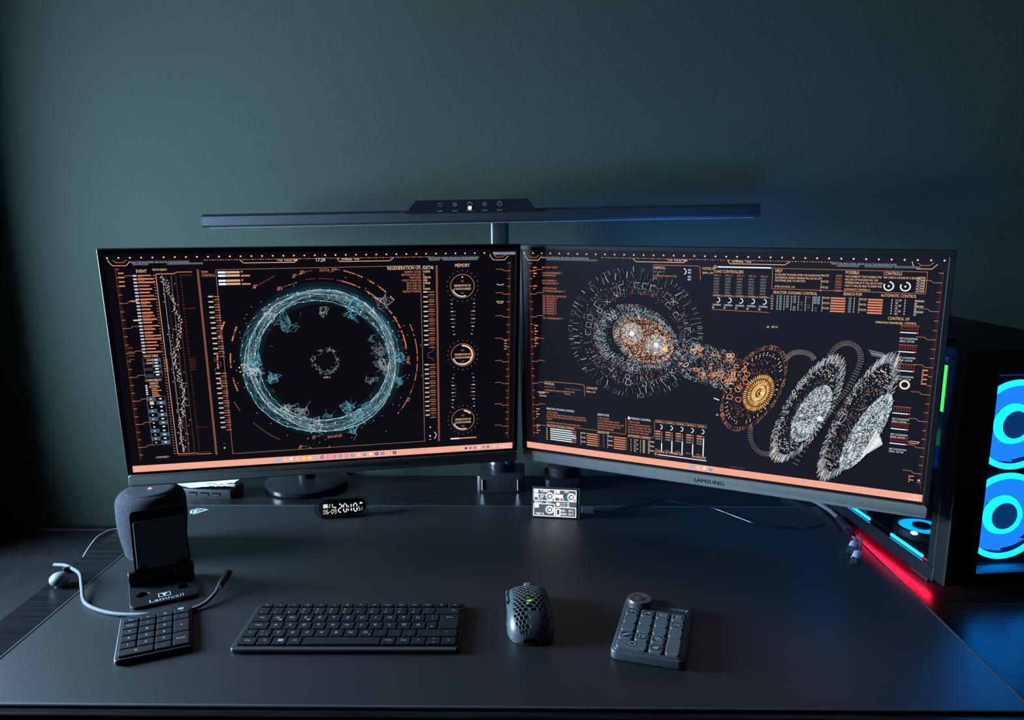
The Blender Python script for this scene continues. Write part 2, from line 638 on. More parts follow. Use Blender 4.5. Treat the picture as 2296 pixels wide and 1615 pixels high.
def taskbar(pw, name, scr, icons, x0, wm, h, clock, tray):
    c = Canvas(1920, 1080, wm, h)
    c.rect(0, 1046, 1920, 34, TASK)
    for i, col in enumerate(icons):
        x = x0 + i * 31
        if col == 'win':
            for a in (0, 1):
                for b in (0, 1):
                    c.rect(x - 9 + a * 9.5, 1054 + b * 9.5, 8.5, 8.5, srgb(90, 205, 235))
        elif col == 'lens':
            c.arc(x - 1, 1061, 6.5, 0, 360, 2.6, WH, 16)
            c.line(x + 4, 1066, x + 10, 1072, 2.6, WH)
        elif col == 'task':
            c.rect(x - 9, 1056, 13, 13, srgb(240, 238, 235))
            c.rect(x - 3, 1053, 12, 12, srgb(255, 250, 245))
        elif col == 'o':
            c.arc(x, 1062, 6, 0, 360, 3, WH, 14)
        elif col == 'folder':
            c.rect(x - 10, 1054, 20, 6, srgb(240, 200, 60))
            c.rect(x - 10, 1058, 20, 12, srgb(255, 222, 90))
        elif col == 'edge':
            c.arc(x, 1062, 6, 0, 250, 6, srgb(40, 140, 210), 12)
            c.arc(x, 1062, 6, 250, 360, 6, srgb(90, 215, 160), 6)
        else:
            c.dot(x, 1062, 9.5, col, 14)
            c.dot(x, 1062, 3.5, WH, 8)
    if tray:
        for i, col in enumerate((WH, srgb(70, 60, 70), srgb(40, 130, 215), srgb(190, 80, 215), WH, srgb(70, 150, 225), srgb(40, 120, 200))):
            if i == 0:
                c.pl([(1635, 1066), (1641, 1059), (1647, 1066)], 2.2, WH)
            else:
                c.dot(1641 + i * 24, 1063, 7, col, 10)
        c.text(1806, 1068, 'DEU', 15, srgb(255, 236, 226), 'l')
        c.arc(1852, 1068, 9, -135, -45, 3, WH, 6)
        c.arc(1852, 1068, 4, -135, -45, 3, WH, 4)
        c.poly([(1866, 1061), (1870, 1061), (1875, 1057), (1875, 1069), (1870, 1065), (1866, 1065)], WH)
    c.text(1906, 1060, clock[0], 13, srgb(255, 240, 230), 'r')
    c.text(1906, 1075, clock[1], 13, srgb(255, 240, 230), 'r')
    return c.build(name, scr, 0.0004, 0.0003)

def tickcol(c, x, y0, y1, n, rnd, lw):
    for i in range(n):
        y = y0 + (y1 - y0) * i / (n - 1)
        c.rect(x, y - 4, 22, 7, srgb(196, 186, 180))
        c.line(x + 26, y, x + 26 + lw, y, 3, ORD if i % 2 else OR)
        c.line(x + 34, y + 8, x + 34 + lw * .5, y + 8, 2.2, ORD)
        c.line(x + 24, y + 15, x + 26 + lw, y + 15, 2.6, OR)

# ---- left screen: particle ring
def draw_left(scr, w, h):
    rnd = random.Random(5)
    c = Canvas(1920, 1080, w, h)
    topbar(c, rnd)
    c.text(960, 45, '17:24', 25, CR, 'c')
    ruler(c, 40, -1)
    ruler(c, 1896, 1)
    for i in range(4):
        c.rect(50, 82 + i * 20, 24, 6, OR)
        c.rect(50, 440 + i * 19, 22, 5, ORD)
        c.rect(1868, 470 + i * 15, 14, 5, OR)
    c.rect(88, 214, 32, 6, OR); c.rect(90, 306, 32, 6, ORB)
    # event list
    c.text(128, 84, 'EVENT', 21, ORB, sx=.9)
    for i in range(24):
        y = 97 + i * 16
        c.rect(112, y - 3, 16, 8, srgb(190, 196, 205))
        c.rect(132, y - 3, 38 + rnd.random() * 34, 6.5, OR if i % 3 else sc(OR, .75))
        if rnd.random() < .35:
            c.rect(132, y + 5, 25 + rnd.random() * 20, 5, ORD)
    c.text(113, 490, 'VALUE TABLE', 17, ORB, sx=.78)
    for i in range(6):
        for j in range(2):
            if (i + j) % 2:
                c.rect(112 + j * 38, 499 + i * 15, 36, 14, srgb(44, 56, 66) if j == 0 else BOXB)
        c.rect(160, 502 + i * 15, 16, 6, WH)
        if i < 2:
            c.rect(126, 502 + i * 15, 30, 6, OR)
    c.frame(110, 497, 78, 93, 1.2, GR)
    for i, t in enumerate(('COMPATIBILITY', 'SEARCH', 'AUTOFILL')):
        c.text(146, 612 + i * 16, t, 17, ORB, 'c', sx=.74)
    for i in range(5):
        c.rect(106, 630 + i * 11, 9, 6, WH)
        c.rect(132, 648 + i * 9, 24 + 22 * rnd.random(), 4.5, OR)
    for i in range(12):
        for j in range(2):
            if (i * 2 + j * 3) % 5 < 2:
                c.rect(106 + j * 41, 692 + i * 20.6, 40, 20, BOXB)
            c.rect(120 + j * 41, 699 + i * 20.6, 12 if j else 7, 6, WH if rnd.random() < .7 else ORB)
    for a in (0, 1):
        for b in (0, 1):
            c.dot(121 + a * 10, 718 + b * 9, 5, ORB)
    c.frame(105, 690, 83, 250, 1.4, GR)
    c.text(113, 1012, 'COMPATIBILITY', 13, srgb(200, 205, 210), sx=.8)
    # match graph
    c.text(200, 76, 'MATCH SEARCH', 14, ORB, sx=.72)
    c.line(212, 92, 216, 996, 3.4, sc(ORB, .55))
    c.pl([(213, 92), (290, 92), (304, 84), (372, 84)], 3, OR)
    c.pl([(215, 88), (292, 88)], 2, ORD)
    c.pl([(215, 996), (302, 996), (314, 1004), (376, 1004)], 3, OR)
    c.pl([(218, 1004), (300, 1004)], 3, ORD)
    for y in (100, 258, 860, 994):
        c.line(318, y, 372, y, 1.6, ORD)
    for i in range(64):
        y = 96 + i * 14.2
        c.line(199, y, 207, y + 3, 2.4, OR)
        c.line(316, y, 323, y + 4, 2.2, ORD)
    c.line(240, 98, 243, 988, 4, srgb(110, 120, 130))
    c.line(278, 98, 270, 988, 3, srgb(90, 90, 98))
    c.line(255, 98, 262, 988, 8, srgb(40, 26, 26))
    c.line(298, 98, 296, 988, 1.6, ORD)
    x = 236.0
    pts = []
    for i in range(150):
        t = i / 149
        x = 238 + 34 * sin(2.2 * PI * t) ** 2 + 26 * max(0, sin(4.1 * t + .3)) * (0.3 if t > .6 else .8) + rnd.gauss(0, 5)
        pts.append((x, 104 + 880 * t))
        c.dot(x + rnd.gauss(0, 5), 104 + 880 * t, 2.6, CR if rnd.random() < .75 else ORB)
    c.pl(pts, 1.5, srgb(150, 150, 158))
    for i in range(70):
        c.dot(232 + 60 * rnd.random(), 110 + 870 * rnd.random(), 2.2, CR)
    for i in range(6):
        for j in range(3):
            c.dot(206 + j * 6, 505 + i * 11, 2, OR)
            c.dot(326 + j * 8, 506 + i * 11, 2.4, ORD)
    # hatched bars and frame of the ring panel
    for xb in (398, 1521):
        c.rect(xb - 5, 72, 10, 940, srgb(150, 92, 76))
        for i in range(200):
            c.rect(xb - 5, 72 + i * 4.7, 10, 1.5, srgb(40, 22, 20))
    c.pl([(478, 76), (1440, 72), (1445, 1008), (476, 1012)], 2.4, srgb(150, 112, 98), True)
    c.text(412, 92, 'TEMP.', 17, OR, sx=.9)
    c.text(412, 108, 'CONTROL', 17, OR, sx=.9)
    for i in range(4):
        y = 84 + i * 16 + (8 if i > 1 else 0)
        c.rect(486, y, 34, 10, WH)
        c.rect(522, y, 62, 10, sc(ORB, .7))
        c.rect(590, y + (3 if i % 2 else 0), 40 if i % 2 else 8, 7, OR)
    tickcol(c, 432, 204, 486, 12, rnd, 24)
    tickcol(c, 432, 586, 868, 12, rnd, 24)
    tickcol(c, 1452, 206, 480, 12, rnd, 30)
    tickcol(c, 1452, 586, 862, 12, rnd, 30)
    c.pl([(440, 505), (430, 520), (460, 530), (460, 550), (432, 560), (432, 575)], 1.4, GR)
    c.pl([(1500, 500), (1494, 515), (1470, 525), (1470, 545), (1494, 555), (1500, 570)], 1.4, GR)
    c.text(1439, 91, 'REGENERATION OF', 25, ORB, 'r', sx=.86)
    for i, t in enumerate(('MEMORY SCAN', 'RESTORATION OF', 'MEMORIES', 'UTILITY ANALYSIS', 'SPLIT LINE_01', 'SPLIT LINE_02', 'SPLIT LINE_03', 'RESTRUCTURING')):
        c.text(1437, 108 + i * 14, t, 14.5, srgb(200, 132, 104), 'r', sx=.9)
    c.text(1450, 91, '/DETAI', 25, CR, sx=.86)
    for i, t in enumerate(('FORME', 'D', 'PERFOR', 'MED', 'FORME', 'D', 'FORME')):
        c.text(1452, 108 + i * 14.5, t, 15, ORB, sx=.9)
    c.dot(1474, 980, 6, WH); c.arc(1474, 980, 5, 0, 360, 2, ORD, 10)
    c.arc(1484, 978, 22, -60, 60, 3, WH)
    c.line(1468, 1000, 1480, 1000, 2, WH)
    c.dot(440, 978, 4, WH); c.line(438, 955, 446, 955, 2, GR)
    # memory dials
    c.text(1650, 83, 'MEMORY', 25, ORB, 'c', sx=.88)
    for k, (y, num, num2) in enumerate(((180, '683', '229'), (541, '883', '129'), (899, '883', '583'))):
        x = 1650
        c.arc(x, y, 60, 0, 360, 2.2, OR, 60)
        for i in range(20):
            a = 2 * PI * i / 20
            c.line(x + 76 * cos(a), y + 76 * sin(a), x + 82 * cos(a), y + 82 * sin(a), 3, GR)
        c.text(x, y - 20, num, 14, GR, 'c')
        c.text(x, y + 2, 'GENERATION OF', 15.5, ORB, 'c', sx=.84)
        c.text(x, y + 19, 'CONSCIOUSNESS', 15.5, ORB, 'c', sx=.84)
        c.text(x, y + 40, num2, 14, GR, 'c')
        c.arc(x, y, 52, 70, 160, 5, WH)
        if k == 1:
            c.arc(x, y, 50, -95, 110, 8, srgb(255, 205, 170))
        if k == 2:
            c.arc(x, y, 51, -85, -40, 7, srgb(255, 225, 205))
        if k == 0:
            c.dot(x, y - 46, 4, WH)
    for y0 in (250, 645):
        for i in range(10):
            y = y0 + i * 20
            up = (y0 == 250)
            d = (max(0, i - 6) if up else max(0, 2 - i)) * 4
            l = 14 if 2 < i < 8 else 9
            c.line(1590 + d, y, 1590 + d + l, y, 3.4, WH if i % 2 else GR)
            c.line(1714 - d - l, y, 1714 - d, y, 3.4, WH if i % 2 else GR)
            if 2 < i < 7:
                c.line(1608, y, 1613, y, 3, OR); c.line(1692, y, 1697, y, 3, OR)
    c.rect(1582, 1000, 48, 7, WH)
    c.rect(1630, 1000, 92, 7, OR)
    c.pl([(1826, 172), (1834, 178), (1856, 178), (1862, 172)], 2.4, WH)
    c.pl([(1826, 262), (1834, 272), (1856, 272), (1862, 264), (1830, 262)], 2.4, ORB)
    c.rect(1810, 10, 110, 14, srgb(120, 138, 150))
    c.frame(1830, 12, 60, 9, 1.6, srgb(60, 68, 80))
    c.build('side_panel_graphics', scr)
    # ring
    r = Canvas(1920, 1080, w, h)
    cx, cy = 946, 545
    # outer orange arcs
    for (a0, a1, rad, wd, col) in ((-62, -40, 470, 6, OR), (-40, -4, 418, 6, OR), (-78, -42, 418, 5, OR), (-100, -80, 418, 3, ORD), (-22, 40, 470, 4, OR), (-82, -63, 470, 5, OR), (-14, -2, 400, 4, ORD), (150, 157, 480, 6, ORD), (162, 172, 440, 6, OR), (164, 172, 500, 6, OR), (178, 188, 440, 6, OR), (178, 188, 500, 7, OR), (196, 206, 440, 7, OR), (196, 206, 500, 7, OR), (120, 140, 470, 4, ORD)):
        n = max(3, int(abs(a1 - a0) / 1.6))
        for i in range(n):
            if rnd.random() < .85:
                A = a0 + (a1 - a0) * i / n
                r.arc(cx, cy, rad, A, A + 1.35, wd, col if rnd.random() < .8 else ORD, 2)
    r.text(990, 94, 'DATA_01', 21, sc(OR, .9), 'c', rot=2)
    r.text(982, 942, 'GP-ZONE', 21, sc(OR, .9), 'c', rot=176)
    r.text(1362, 556, 'FGI-04', 21, OR, 'c', rot=90, sx=.8)
    r.text(1360, 768, 'Y-9', 18, OR, 'c', rot=112)
    r.text(952, 1000, 'P', 18, OR, 'c', rot=180)
    r.text(960, 634, 'LEVEL 2', 12, ORB, 'c'); r.text(1236, 566, 'LEVEL 2', 12, ORB, 'c')
    for (x0, y0, n, dx, dy) in ((880, 92, 5, 9, -1), (845, 108, 5, 10, -3), (660, 156, 10, 9, -5), (770, 168, 9, 9, -3), (890, 944, 5, 9, 0), (820, 994, 5, 9, 2)):
        for i in range(n):
            r.dot(x0 + i * dx, y0 + i * dy, 2, OR)
        for k in (0, 8):
            r.line(x0 - 20 + k, y0 + 14, x0 - 12 + k, y0 - 6, 3, OR)
    for (rad, wd, k) in ((346, 110, .5), (346, 70, .8), (330, 26, 1.1), (366, 26, 1.1)):
        r.arc(cx, cy, rad, 0, 360, wd, sc(srgb(22, 44, 54), k), 72)
    # strands
    strands = []
    for k in range(9):
        rad = 316 + 62 * (k / 8) ** .9 + rnd.gauss(0, 3)
        ox, oy = rnd.gauss(0, 7), rnd.gauss(0, 7)
        ph = rnd.random() * 7
        pts = []
        for i in range(96):
            a = 2 * PI * i / 96
            rr = rad + 9 * sin(2 * a + ph) + 5 * sin(3 * a + 2 * ph) + rnd.gauss(0, 1.5)
            pts.append((cx + ox + rr * cos(a), cy + oy + rr * sin(a)))
        strands.append(pts)
        col = (CY, srgb(214, 242, 248), CYD, sc(CY, .6), srgb(168, 216, 228), CYD, srgb(205, 238, 246), srgb(150, 214, 230), CYD)[k]
        r.pl(pts, 3.0 if k in (1, 6, 7) else 1.9, sc(col, 1.0), True)
        for p in pts[::2]:
            if rnd.random() < .7:
                r.dot(p[0], p[1], 3.3, srgb(255, 240, 230) if rnd.random() < .7 else srgb(255, 205, 180))
    for i in range(700):
        a, b = rnd.randrange(9), rnd.randrange(9)
        k = rnd.randrange(96)
        p, q = strands[a][k], strands[b][(k + rnd.choice((-4, -3, 3, 4, 5, 6))) % 96]
        r.line(*p, *q, 1.1, sc(mixc(CY, WH, .5 * rnd.random()), .06 + .4 * rnd.random()))
    def cluster(x, y, rad, n, col, k=1.0):
        P = [(x + rnd.gauss(0, rad), y + rnd.gauss(0, rad)) for _ in range(n)]
        for i in range(n * 3):
            p, q, s = rnd.choice(P), rnd.choice(P), rnd.choice(P)
            if math.dist(p, q) < rad * 1.9:
                r.line(*p, *q, 1.1, sc(col, k * (.35 + .75 * rnd.random())))
            if i % 4 == 0 and math.dist(p, q) < rad * 1.3 and math.dist(q, s) < rad * 1.3:
                r.poly([p, q, s], sc(CYD, k * .16))
    def pol(a, rr):
        return cx + rr * cos(RX(a)), cy + rr * sin(RX(a))
    for (a, rr, rad, n, k) in ((175, 345, 30, 46, 1), (182, 318, 26, 40, .9), (225, 330, 24, 34, .9), (228, 262, 32, 36, .6), (300, 330, 26, 36, 1), (302, 280, 24, 30, .8), (276, 262, 20, 16, .75), (100, 345, 30, 36, .9), (128, 320, 24, 34, .9), (118, 300, 30, 30, .6), (62, 345, 26, 36, .9), (66, 282, 28, 34, .75), (52, 330, 22, 28, .7), (0, 372, 22, 34, .9), (5, 300, 30, 34, .7), (350, 280, 30, 24, .45), (162, 262, 26, 28, .8), (18, 388, 22, 26, .6), (72, 392, 22, 22, .8), (315, 420, 26, 18, .7), (25, 260, 22, 18, .45), (88, 290, 22, 20, .5), (335, 268, 20, 14, .4)):
        x, y = pol(a, rr)
        cluster(x, y, rad, n, srgb(214, 236, 242) if rnd.random() < .6 else CY, k)
    for (a, rr) in ((335, 300), (15, 275), (200, 262), (150, 290), (40, 300), (85, 320), (250, 268), (345, 330), (215, 300)):
        x, y = pol(a, rr)
        cluster(x, y, 9, 9, srgb(150, 96, 80), .45)
    for k in range(26):
        a = k * 360 / 26
        x, y = cx + 14 + 58 * cos(RX(a)), cy - 2 + 58 * sin(RX(a))
        cluster(x, y, 9, 7, srgb(200, 220, 235), .55)
    for k in range(60):
        x, y = pol(rnd.random() * 360, 395 + abs(rnd.gauss(0, 36)))
        r.dot(x, y, 2.2, srgb(220, 180, 160))
    for (x, y) in ((545, 560), (562, 545), (548, 582), (1476, 930)):
        r.dot(x, y, 4, CR)
    r.build('particle_ring_graphic', scr, 0.0008, 0.0005)
    taskbar(1920, 'taskbar', scr, ['win', 'lens', 'task', 'o', 'folder', srgb(235, 225, 110), srgb(120, 190, 215), srgb(150, 80, 200), srgb(200, 110, 220), srgb(225, 70, 215), srgb(40, 160, 205), srgb(230, 90, 210), srgb(60, 150, 215), 'o', 'edge', srgb(220, 225, 225), srgb(60, 55, 60), srgb(50, 120, 215), srgb(210, 180, 170), srgb(60, 50, 55)], 696, w, h, ('20:11', '09.06.2023'), True)

# ---- right screen: exploded turbine of gears
def draw_right(scr, w, h):
    rnd = random.Random(11)
    c = Canvas(1920, 1080, w, h)
    topbar(c, rnd)
    ruler(c, 38, -1)
    ruler(c, 1908, 1)
    for yy in (95, 190, 400, 465, 858, 950):
        for i in range(4 if yy != 190 else 2):
            c.rect(60, yy - 10 + i * 15, 20 if i % 2 == 0 else 8, 6, OR)
    # text top left
    for (y, t) in ((90, 'END "LOOP" "DROP"'), (118, 'CL INS 3HDR43DEELINE "3"'), (131, '/ KEY BNDNG2320'), (158, 'HLD. PATHREEN "3"'), (172, 'IN. AUTORL MODE "3"'), (198, '/ SYSTEM SETTINGS'), (212, 'EXT 3/0DVLNCCUENTNEW "3"'), (238, 'EXT. BASE "HIGH CONTROLLER"'), (251, 'EXT. ADVANCED "3"'), (264, 'EXT. ADVANCE "3"'), (277, 'EXT. ADVANCE "3"'), (290, 'EXT. ADVANCE "3"'), (303, 'EXT. ADVANCE "3"'), (316, 'EXT. ADVANCE "3"'), (329, 'EXT. ADVANCE "3"'), (354, 'EXT. TURBINEQUANTITY "-"')):
        c.text(110, y, t, 13, srgb(226, 132, 102), sx=.84)
    def para(x, y, lines, size, lh, col, sx=.8):
        for i, t in enumerate(lines):
            c.text(x, y + i * lh, t, size, col, sx=sx)
    # chemical
    c.pl([(690, 60), (905, 60), (916, 66), (918, 128)], 2, OR)
    c.text(690, 79, 'CHEMICAL', 18, ORB, sx=.85)
    c.text(690, 96, 'ANALYSIS OF', 12, GR)
    para(690, 116, ('NO PROBLEM AREAS IN THE', 'CORE'), 12, 13, OR, .9)
    c.arc(836, 88, 14, -80, 70, 4, WH)
    for i in range(4):
        c.text(858, 84 + i * 13 + (6 if i > 1 else 0), '683', 13, WH)
    c.text(926, 77, 'CATALYST', 18, ORB, sx=.85)
    c.text(926, 95, 'SERIAL_559', 12, ORB)
    # physical
    c.pl([(112, 692), (325, 690), (337, 696), (338, 752)], 2, OR)
    c.text(112, 710, 'PHYSICAL', 18, ORB, sx=.85)
    c.text(113, 726, 'ANALYSIS OF', 12, GR)
    para(113, 744, ('NO PROBLEM AREAS IN THE', 'CORE'), 12, 13, OR, .9)
    c.text(224, 726, 'CHEMICAL REACTION', 11, GR)
    para(225, 742, ('PARTICLES ARE', 'NORMAL'), 12, 13, OR, .85)
    c.text(347, 712, 'CATALYST', 18, ORB, sx=.85)
    c.text(347, 730, 'SERIAL_559', 12, ORB)
    c.pl([(70, 756), (110, 752), (112, 758), (80, 762)], 2.5, CR)
    c.text(80, 778, 'ANALYSIS', 11, CR)
    # bottom blocks
    c.text(121, 848, 'REACTOR COOLING CONTROL', 16, WH, sx=.82)
    para(121, 866, ('// TIME TO FLEEX', '// IF THE USER DOESNT HAVE A CONFIG, GTS WHEN THEY', 'RUN, THIS GETS EXECUTED THE FIRST TIME THEY RUN THE', 'ENGINE.'), 12.5, 13, OR)
    c.text(121, 924, '// IF DOESNT EXECUTE IF THEY HAVE THEIR OWN.', 12.5, OR, sx=.8)
    c.pl([(118, 931), (560, 934), (562, 926), (562, 845)], 2, sc(OR, .8))
    c.text(121, 945, 'REACTOR COOLING CONTROL', 16, ORB, sx=.82)
    for i in range(6):
        y = 952 + i * 12
        c.text(116, y + 8, '0-%d' % (i + 1), 11, CR, sx=.8)
        e = (.82, .86, .97, 1, .82, .84)[i]
        c.rect(140, y, 150 * e, 6, WH)
        c.rect(140 + 150 * e, y, 150 * (1 - e), 6, srgb(170, 105, 90))
    for X, n in ((313, 60), (462, 62)):
        for i in range(3):
            c.text(X, 961 + i * 24, 'PROCES', 12, CR, sx=.82)
            c.text(X, 973 + i * 24, 'S', 12, CR)
        for i in range(6):
            c.rect(X + 36, 954 + i * 12.2, n, 6, OR)
    c.text(408, 849, 'SEARCH FOR', 16, WH, sx=.82)
    para(408, 867, ('// TIME TO FLEEX', '// IF THE USER DOESNT HAVE A', 'CONFIG, GTS WHEN THEY RUN, THIS', 'GETS EXECUTED THE FIRST TIME', 'THEY RUN THE ENGINE'), 12.5, 14, OR)
    c.text(408, 946, 'SEARCH FOR', 16, ORB, sx=.82)
    for i in range(6):
        c.text(410, 961 + i * 12, '0-%d' % (i + 1), 11, OR, sx=.8)
        c.rect(428, 954 + i * 12, 8, 6, srgb(44, 46, 56)); c.rect(440, 954 + i * 12, 5, 6, GR)
        c.text(560, 958 + i * 12, '0-%d' % (i + 1), 11, OR, sx=.8)
    c.text(572, 850, 'AUTOMATIC CONTROL', 16, WH, sx=.82)
    para(572, 868, ('// TIME TO FLEEX', '// IF THE USER DOESNT HAVE A', 'CONFIG, GTS WHEN THEY RUN,', 'THIS GETS EXECUTED THE FIRST', 'TIME THEY RUN THE ENGINE'), 12.5, 14, OR)
    c.pl([(575, 933), (706, 934), (711, 928), (712, 842)], 2, sc(OR, .8))
    c.text(573, 946, 'AUTOMATIC CONTROL', 16, ORB, sx=.82)
    for i in range(6):
        y = 962 + i * 12
        c.text(588, y, '0', 11, CR); c.text(606, y, ('0-1_ED', 'NE_')[i % 2], 11, CR, sx=.8); c.text(638, y, '0', 11, CR)
        c.frame(654, y - 8, 8, 8, 1.6, CR)
        c.text(680, y, ('PERFORM', 'ED')[i % 2], 12, CR, sx=.74)
    c.line(716, 838, 968, 838, 1.6, OR)
    for i in range(5):
        x = 716 + i * 52
        c.text(x, 851, 'CONTROL_0', 12, ORB, sx=.8)
        c.arc(x + 24, 872, 11, -90, 90, 4, WH)
        for k in range(4):
            c.rect(x, 894 + k * 13, 27, 7, OR if k < 2 else GR)
        c.rect(x + 31, 894, 5.5, 100, srgb(160, 98, 82))
        top = (958, 940, 936, 944, 908)[i]
        c.rect(x + 31, top, 5.5, 1000 - top, WH)
        c.text(x, 997, 'LINE_0', 10.5, OR, sx=.85)
    c.text(717, 1010, 'LOADING OF TEMPERATURE', 16, ORB, sx=.82)
    c.text(972, 1012, 'A/B ANALYSIS', 16, ORB, 'r', sx=.82)
    c.line(730, 1021, 975, 1021, 4.5, WH); c.arc(720, 1019, 5, 0, 360, 2, ORB, 10)
    for i in range(12):
        c.dot(720 + i * 6, 1032, 1.3, OR); c.dot(1090 + i * 6, 1034, 1.3, OR)
    # load controllers
    c.arc(985, 62, 6, 0, 360, 2.4, ORB, 12)
    c.line(996, 62, 1233, 61, 6, WH)
    c.text(980, 89, 'LOAD CONTROLLERS', 19, ORB, sx=.84)
    for i in range(5):
        x = 980 + i * 52
        c.text(x, 104, 'LINE_A-%d' % (i + 1), 11.5, OR, sx=.85)
        for k in range(6):
            c.text(x, 119 + k * 13.2, ('336265', '656255', '922055', '641021', '520215', '559241')[(k + i) % 6], 12, srgb(150, 146, 146), sx=.85)
        c.text(x - 2, 199, 'CONTROL_A', 12, ORB, sx=.8)
        c.arc(x + 20, 216, 11, -90, 110, 4, WH)
        c.text(x - 2, 243, 'CONTROL', 12, WH, sx=.82)
        c.arc(x + 2, 252, 4, 0, 360, 2, ORB, 10)
    c.line(978, 262, 1232, 264, 1.8, OR)
    # help box
    c.frame(1239, 62, 612, 92, 2.4, srgb(190, 112, 84))
    c.text(1250, 79, 'HELP', 19, ORB, sx=.84)
    para(1250, 94, ('IN THE FIRST SECONDS AFTER THE SHUTDOWN,', 'THE RESIDUAL ENERGY RELEASE WILL BE 6.5% OF', 'THE POWER LEVEL TO THE STOP', '', 'AFTER AN HOUR, 1.4%'), 12.5, 13.4, ORB, .82)
    for i in range(3):
        c.text(1442, 93 + i * 26, 'PROCES', 13, ORB, sx=.82); c.text(1442, 106 + i * 26, 'S', 13, ORB)
    for i in range(6):
        c.text(1502, 92 + i * 13, ('335255', '011011', '065252')[i % 3], 12, OR, sx=.84)
    c.text(1539, 79, 'POSSIBLE', 19, ORB, sx=.84)
    para(1539, 94, ('THE POSSIBILITY THAT DURING THE', 'MELTING OF NUCLEAR FUEL THE', 'TEMPERATURE IN IT WILL BE SO HIGH', 'THAT IT WILL BE ABLE TO BURN THE'), 12.5, 13.4, ORB, .82)
    c.text(1539, 150, 'AUTOMATIC CONTROL IS', 12.5, ORB, sx=.82)
    c.text(1687, 79, 'CONTROLS', 19, ORB, sx=.84)
    c.text(1687, 94, 'THE CORE IS COOLED BY A BOILING', 12.5, ORB, sx=.8)
    for x in (1711, 1774):
        c.arc(x, 126, 18, -85, 210, 5.5, WH, 30); c.dot(x, 126, 4.5, WH)
    for i in range(6):
        c.text(1845, 92 + i * 11.4, 'ACTIVE', 12.5, CR, 'r', sx=.9)
    # cooling table
    c.text(1247, 176, 'REACTOR COOLING CONTROL', 18, ORB, sx=.84)
    for i in range(6):
        y = 182 + i * 11.6
        c.text(1239, y + 9, '0-%d' % (i + 1), 11, CR, sx=.8)
        for k in range(6):
            X = 1263 + k * 30
            c.text(X, y + 9, '0', 12, CR)
            if (i * 7 + k * 3) % 10 < 9 - k:
                c.rect(X + 10, y, 13, 10.4, srgb(86, 112, 124) if k < 3 else srgb(54, 66, 76))
        if i < 3:
            c.rect(1433 - 14, y, 12, 10.4, srgb(96, 132, 150)); c.rect(1433, y, 12, 10.4, srgb(96, 132, 150))
    for X in (1452, 1600):
        for i in range(3):
            c.text(X, 191 + i * 23, 'PROCES', 12.5, ORB, sx=.82); c.text(X, 202 + i * 23, 'S', 12.5, ORB)
        for i in range(6):
            c.rect(X + 36, 183 + i * 11.6, 58, 7, OR)
    c.text(1537, 172, 'SEARCH FOR', 18, ORB, sx=.84)
    for i in range(6):
        y = 180 + i * 11.6
        c.text(1540, y + 9, '0-%d' % (i + 1), 11, OR, sx=.8)
        c.rect(1560, y, 12, 10, srgb(86, 112, 124)); c.text(1580, y + 9, '0', 12, CR)
        c.text(1684, y + 9, '0-%d' % (i + 1), 11, OR, sx=.8); c.text(1726, y + 9, '0', 12, CR)
        c.text(1742, y + 9, ('0-1_ED', 'NE_')[i % 2], 11, CR, sx=.82); c.text(1776, y + 9, '0', 12, CR)
        c.text(1814, y + 10, ('PERFORM', 'ED')[i % 2], 12.5, CR, sx=.78)
    c.text(1684, 172, 'AUTOMATIC CONTROL', 18, ORB, sx=.82)
    c.text(1760, 270, 'CONTROL OF', 18, ORB, 'c', sx=.86)
    c.text(1672, 288, 'OPERATING PARAMETERS', 13, ORB, sx=.84)
    c.text(1784, 286, 'CONTROL', 13, ORB, sx=.86)
    for y in (300, 384, 468, 660, 732, 800):
        c.line(1770, y - 8, 1842, y - 8, 1.6, OR)
        for i in range(7):
            for k in range(2):
                c.rect(1772 + i * 10, y - 4 + k * 10, 6, 6, srgb(130, 56, 48))
        c.rect(1770, y + 20, 62, 4.5, WH); c.rect(1832, y + 18, 8, 7, srgb(190, 80, 64))
        c.text(1771, y + 52, 'MELT LOCALIZATION', 11, WH, sx=.74)
        c.text(1771, y + 64, 'DEVICE - IS IN THE', 11, WH, sx=.74)
    c.arc(1807, 552, 17, 0, 360, 7, srgb(255, 232, 215), 30)
    c.arc(1807, 552, 26, 0, 360, 2, ORDD, 30)
    c.pl([(1842, 804), (1850, 812), (1878, 812), (1886, 804), (1850, 803)], 2.4, ORB)
    for i in range(7):
        c.rect(1868, 478 + i * 10, 22 if i % 2 == 0 else 6, 6, OR)
    for i in range(4):
        c.rect(1858, 962 + i * 9, 20 if i % 2 == 0 else 5, 5, OR)
    c.poly([(1892, 980), (1902, 975), (1902, 985)], WH)
    for (x, y, t) in ((1227, 334, '189176'), (1014, 780, '298287')):
        c.pl([(x, y), (x + 5, y - 9), (x + 10, y)], 1.6, ORB, True)
        c.text(x + 18, y, t, 13, ORB if y < 500 else srgb(220, 90, 70), sx=.9)
    c.poly([(572, 838), (580, 836), (584, 850), (574, 853)], WH)
    c.build('control_panel_graphics', scr)
    # gears
    g = Canvas(1920, 1080, w, h)
    def E(cx, cy, rx, ry, rot, k, a):
        x, y = rx * k * cos(a), ry * k * sin(a)
        return cx + x * cos(rot) - y * sin(rot), cy + x * sin(rot) + y * cos(rot)
    def ticks(cx, cy, rx, ry, rot, k0, k1, n, wd, cols, p=1.0, jit=0.0, ph=0.0):
        for i in range(n):
            if rnd.random() > p:
                continue
            a = 2 * PI * (i + ph) / n + rnd.gauss(0, jit)
            g.line(*E(cx, cy, rx, ry, rot, k0 + rnd.gauss(0, .004), a), *E(cx, cy, rx, ry, rot, k1, a + rnd.gauss(0, jit * 2)), wd, rnd.choice(cols))
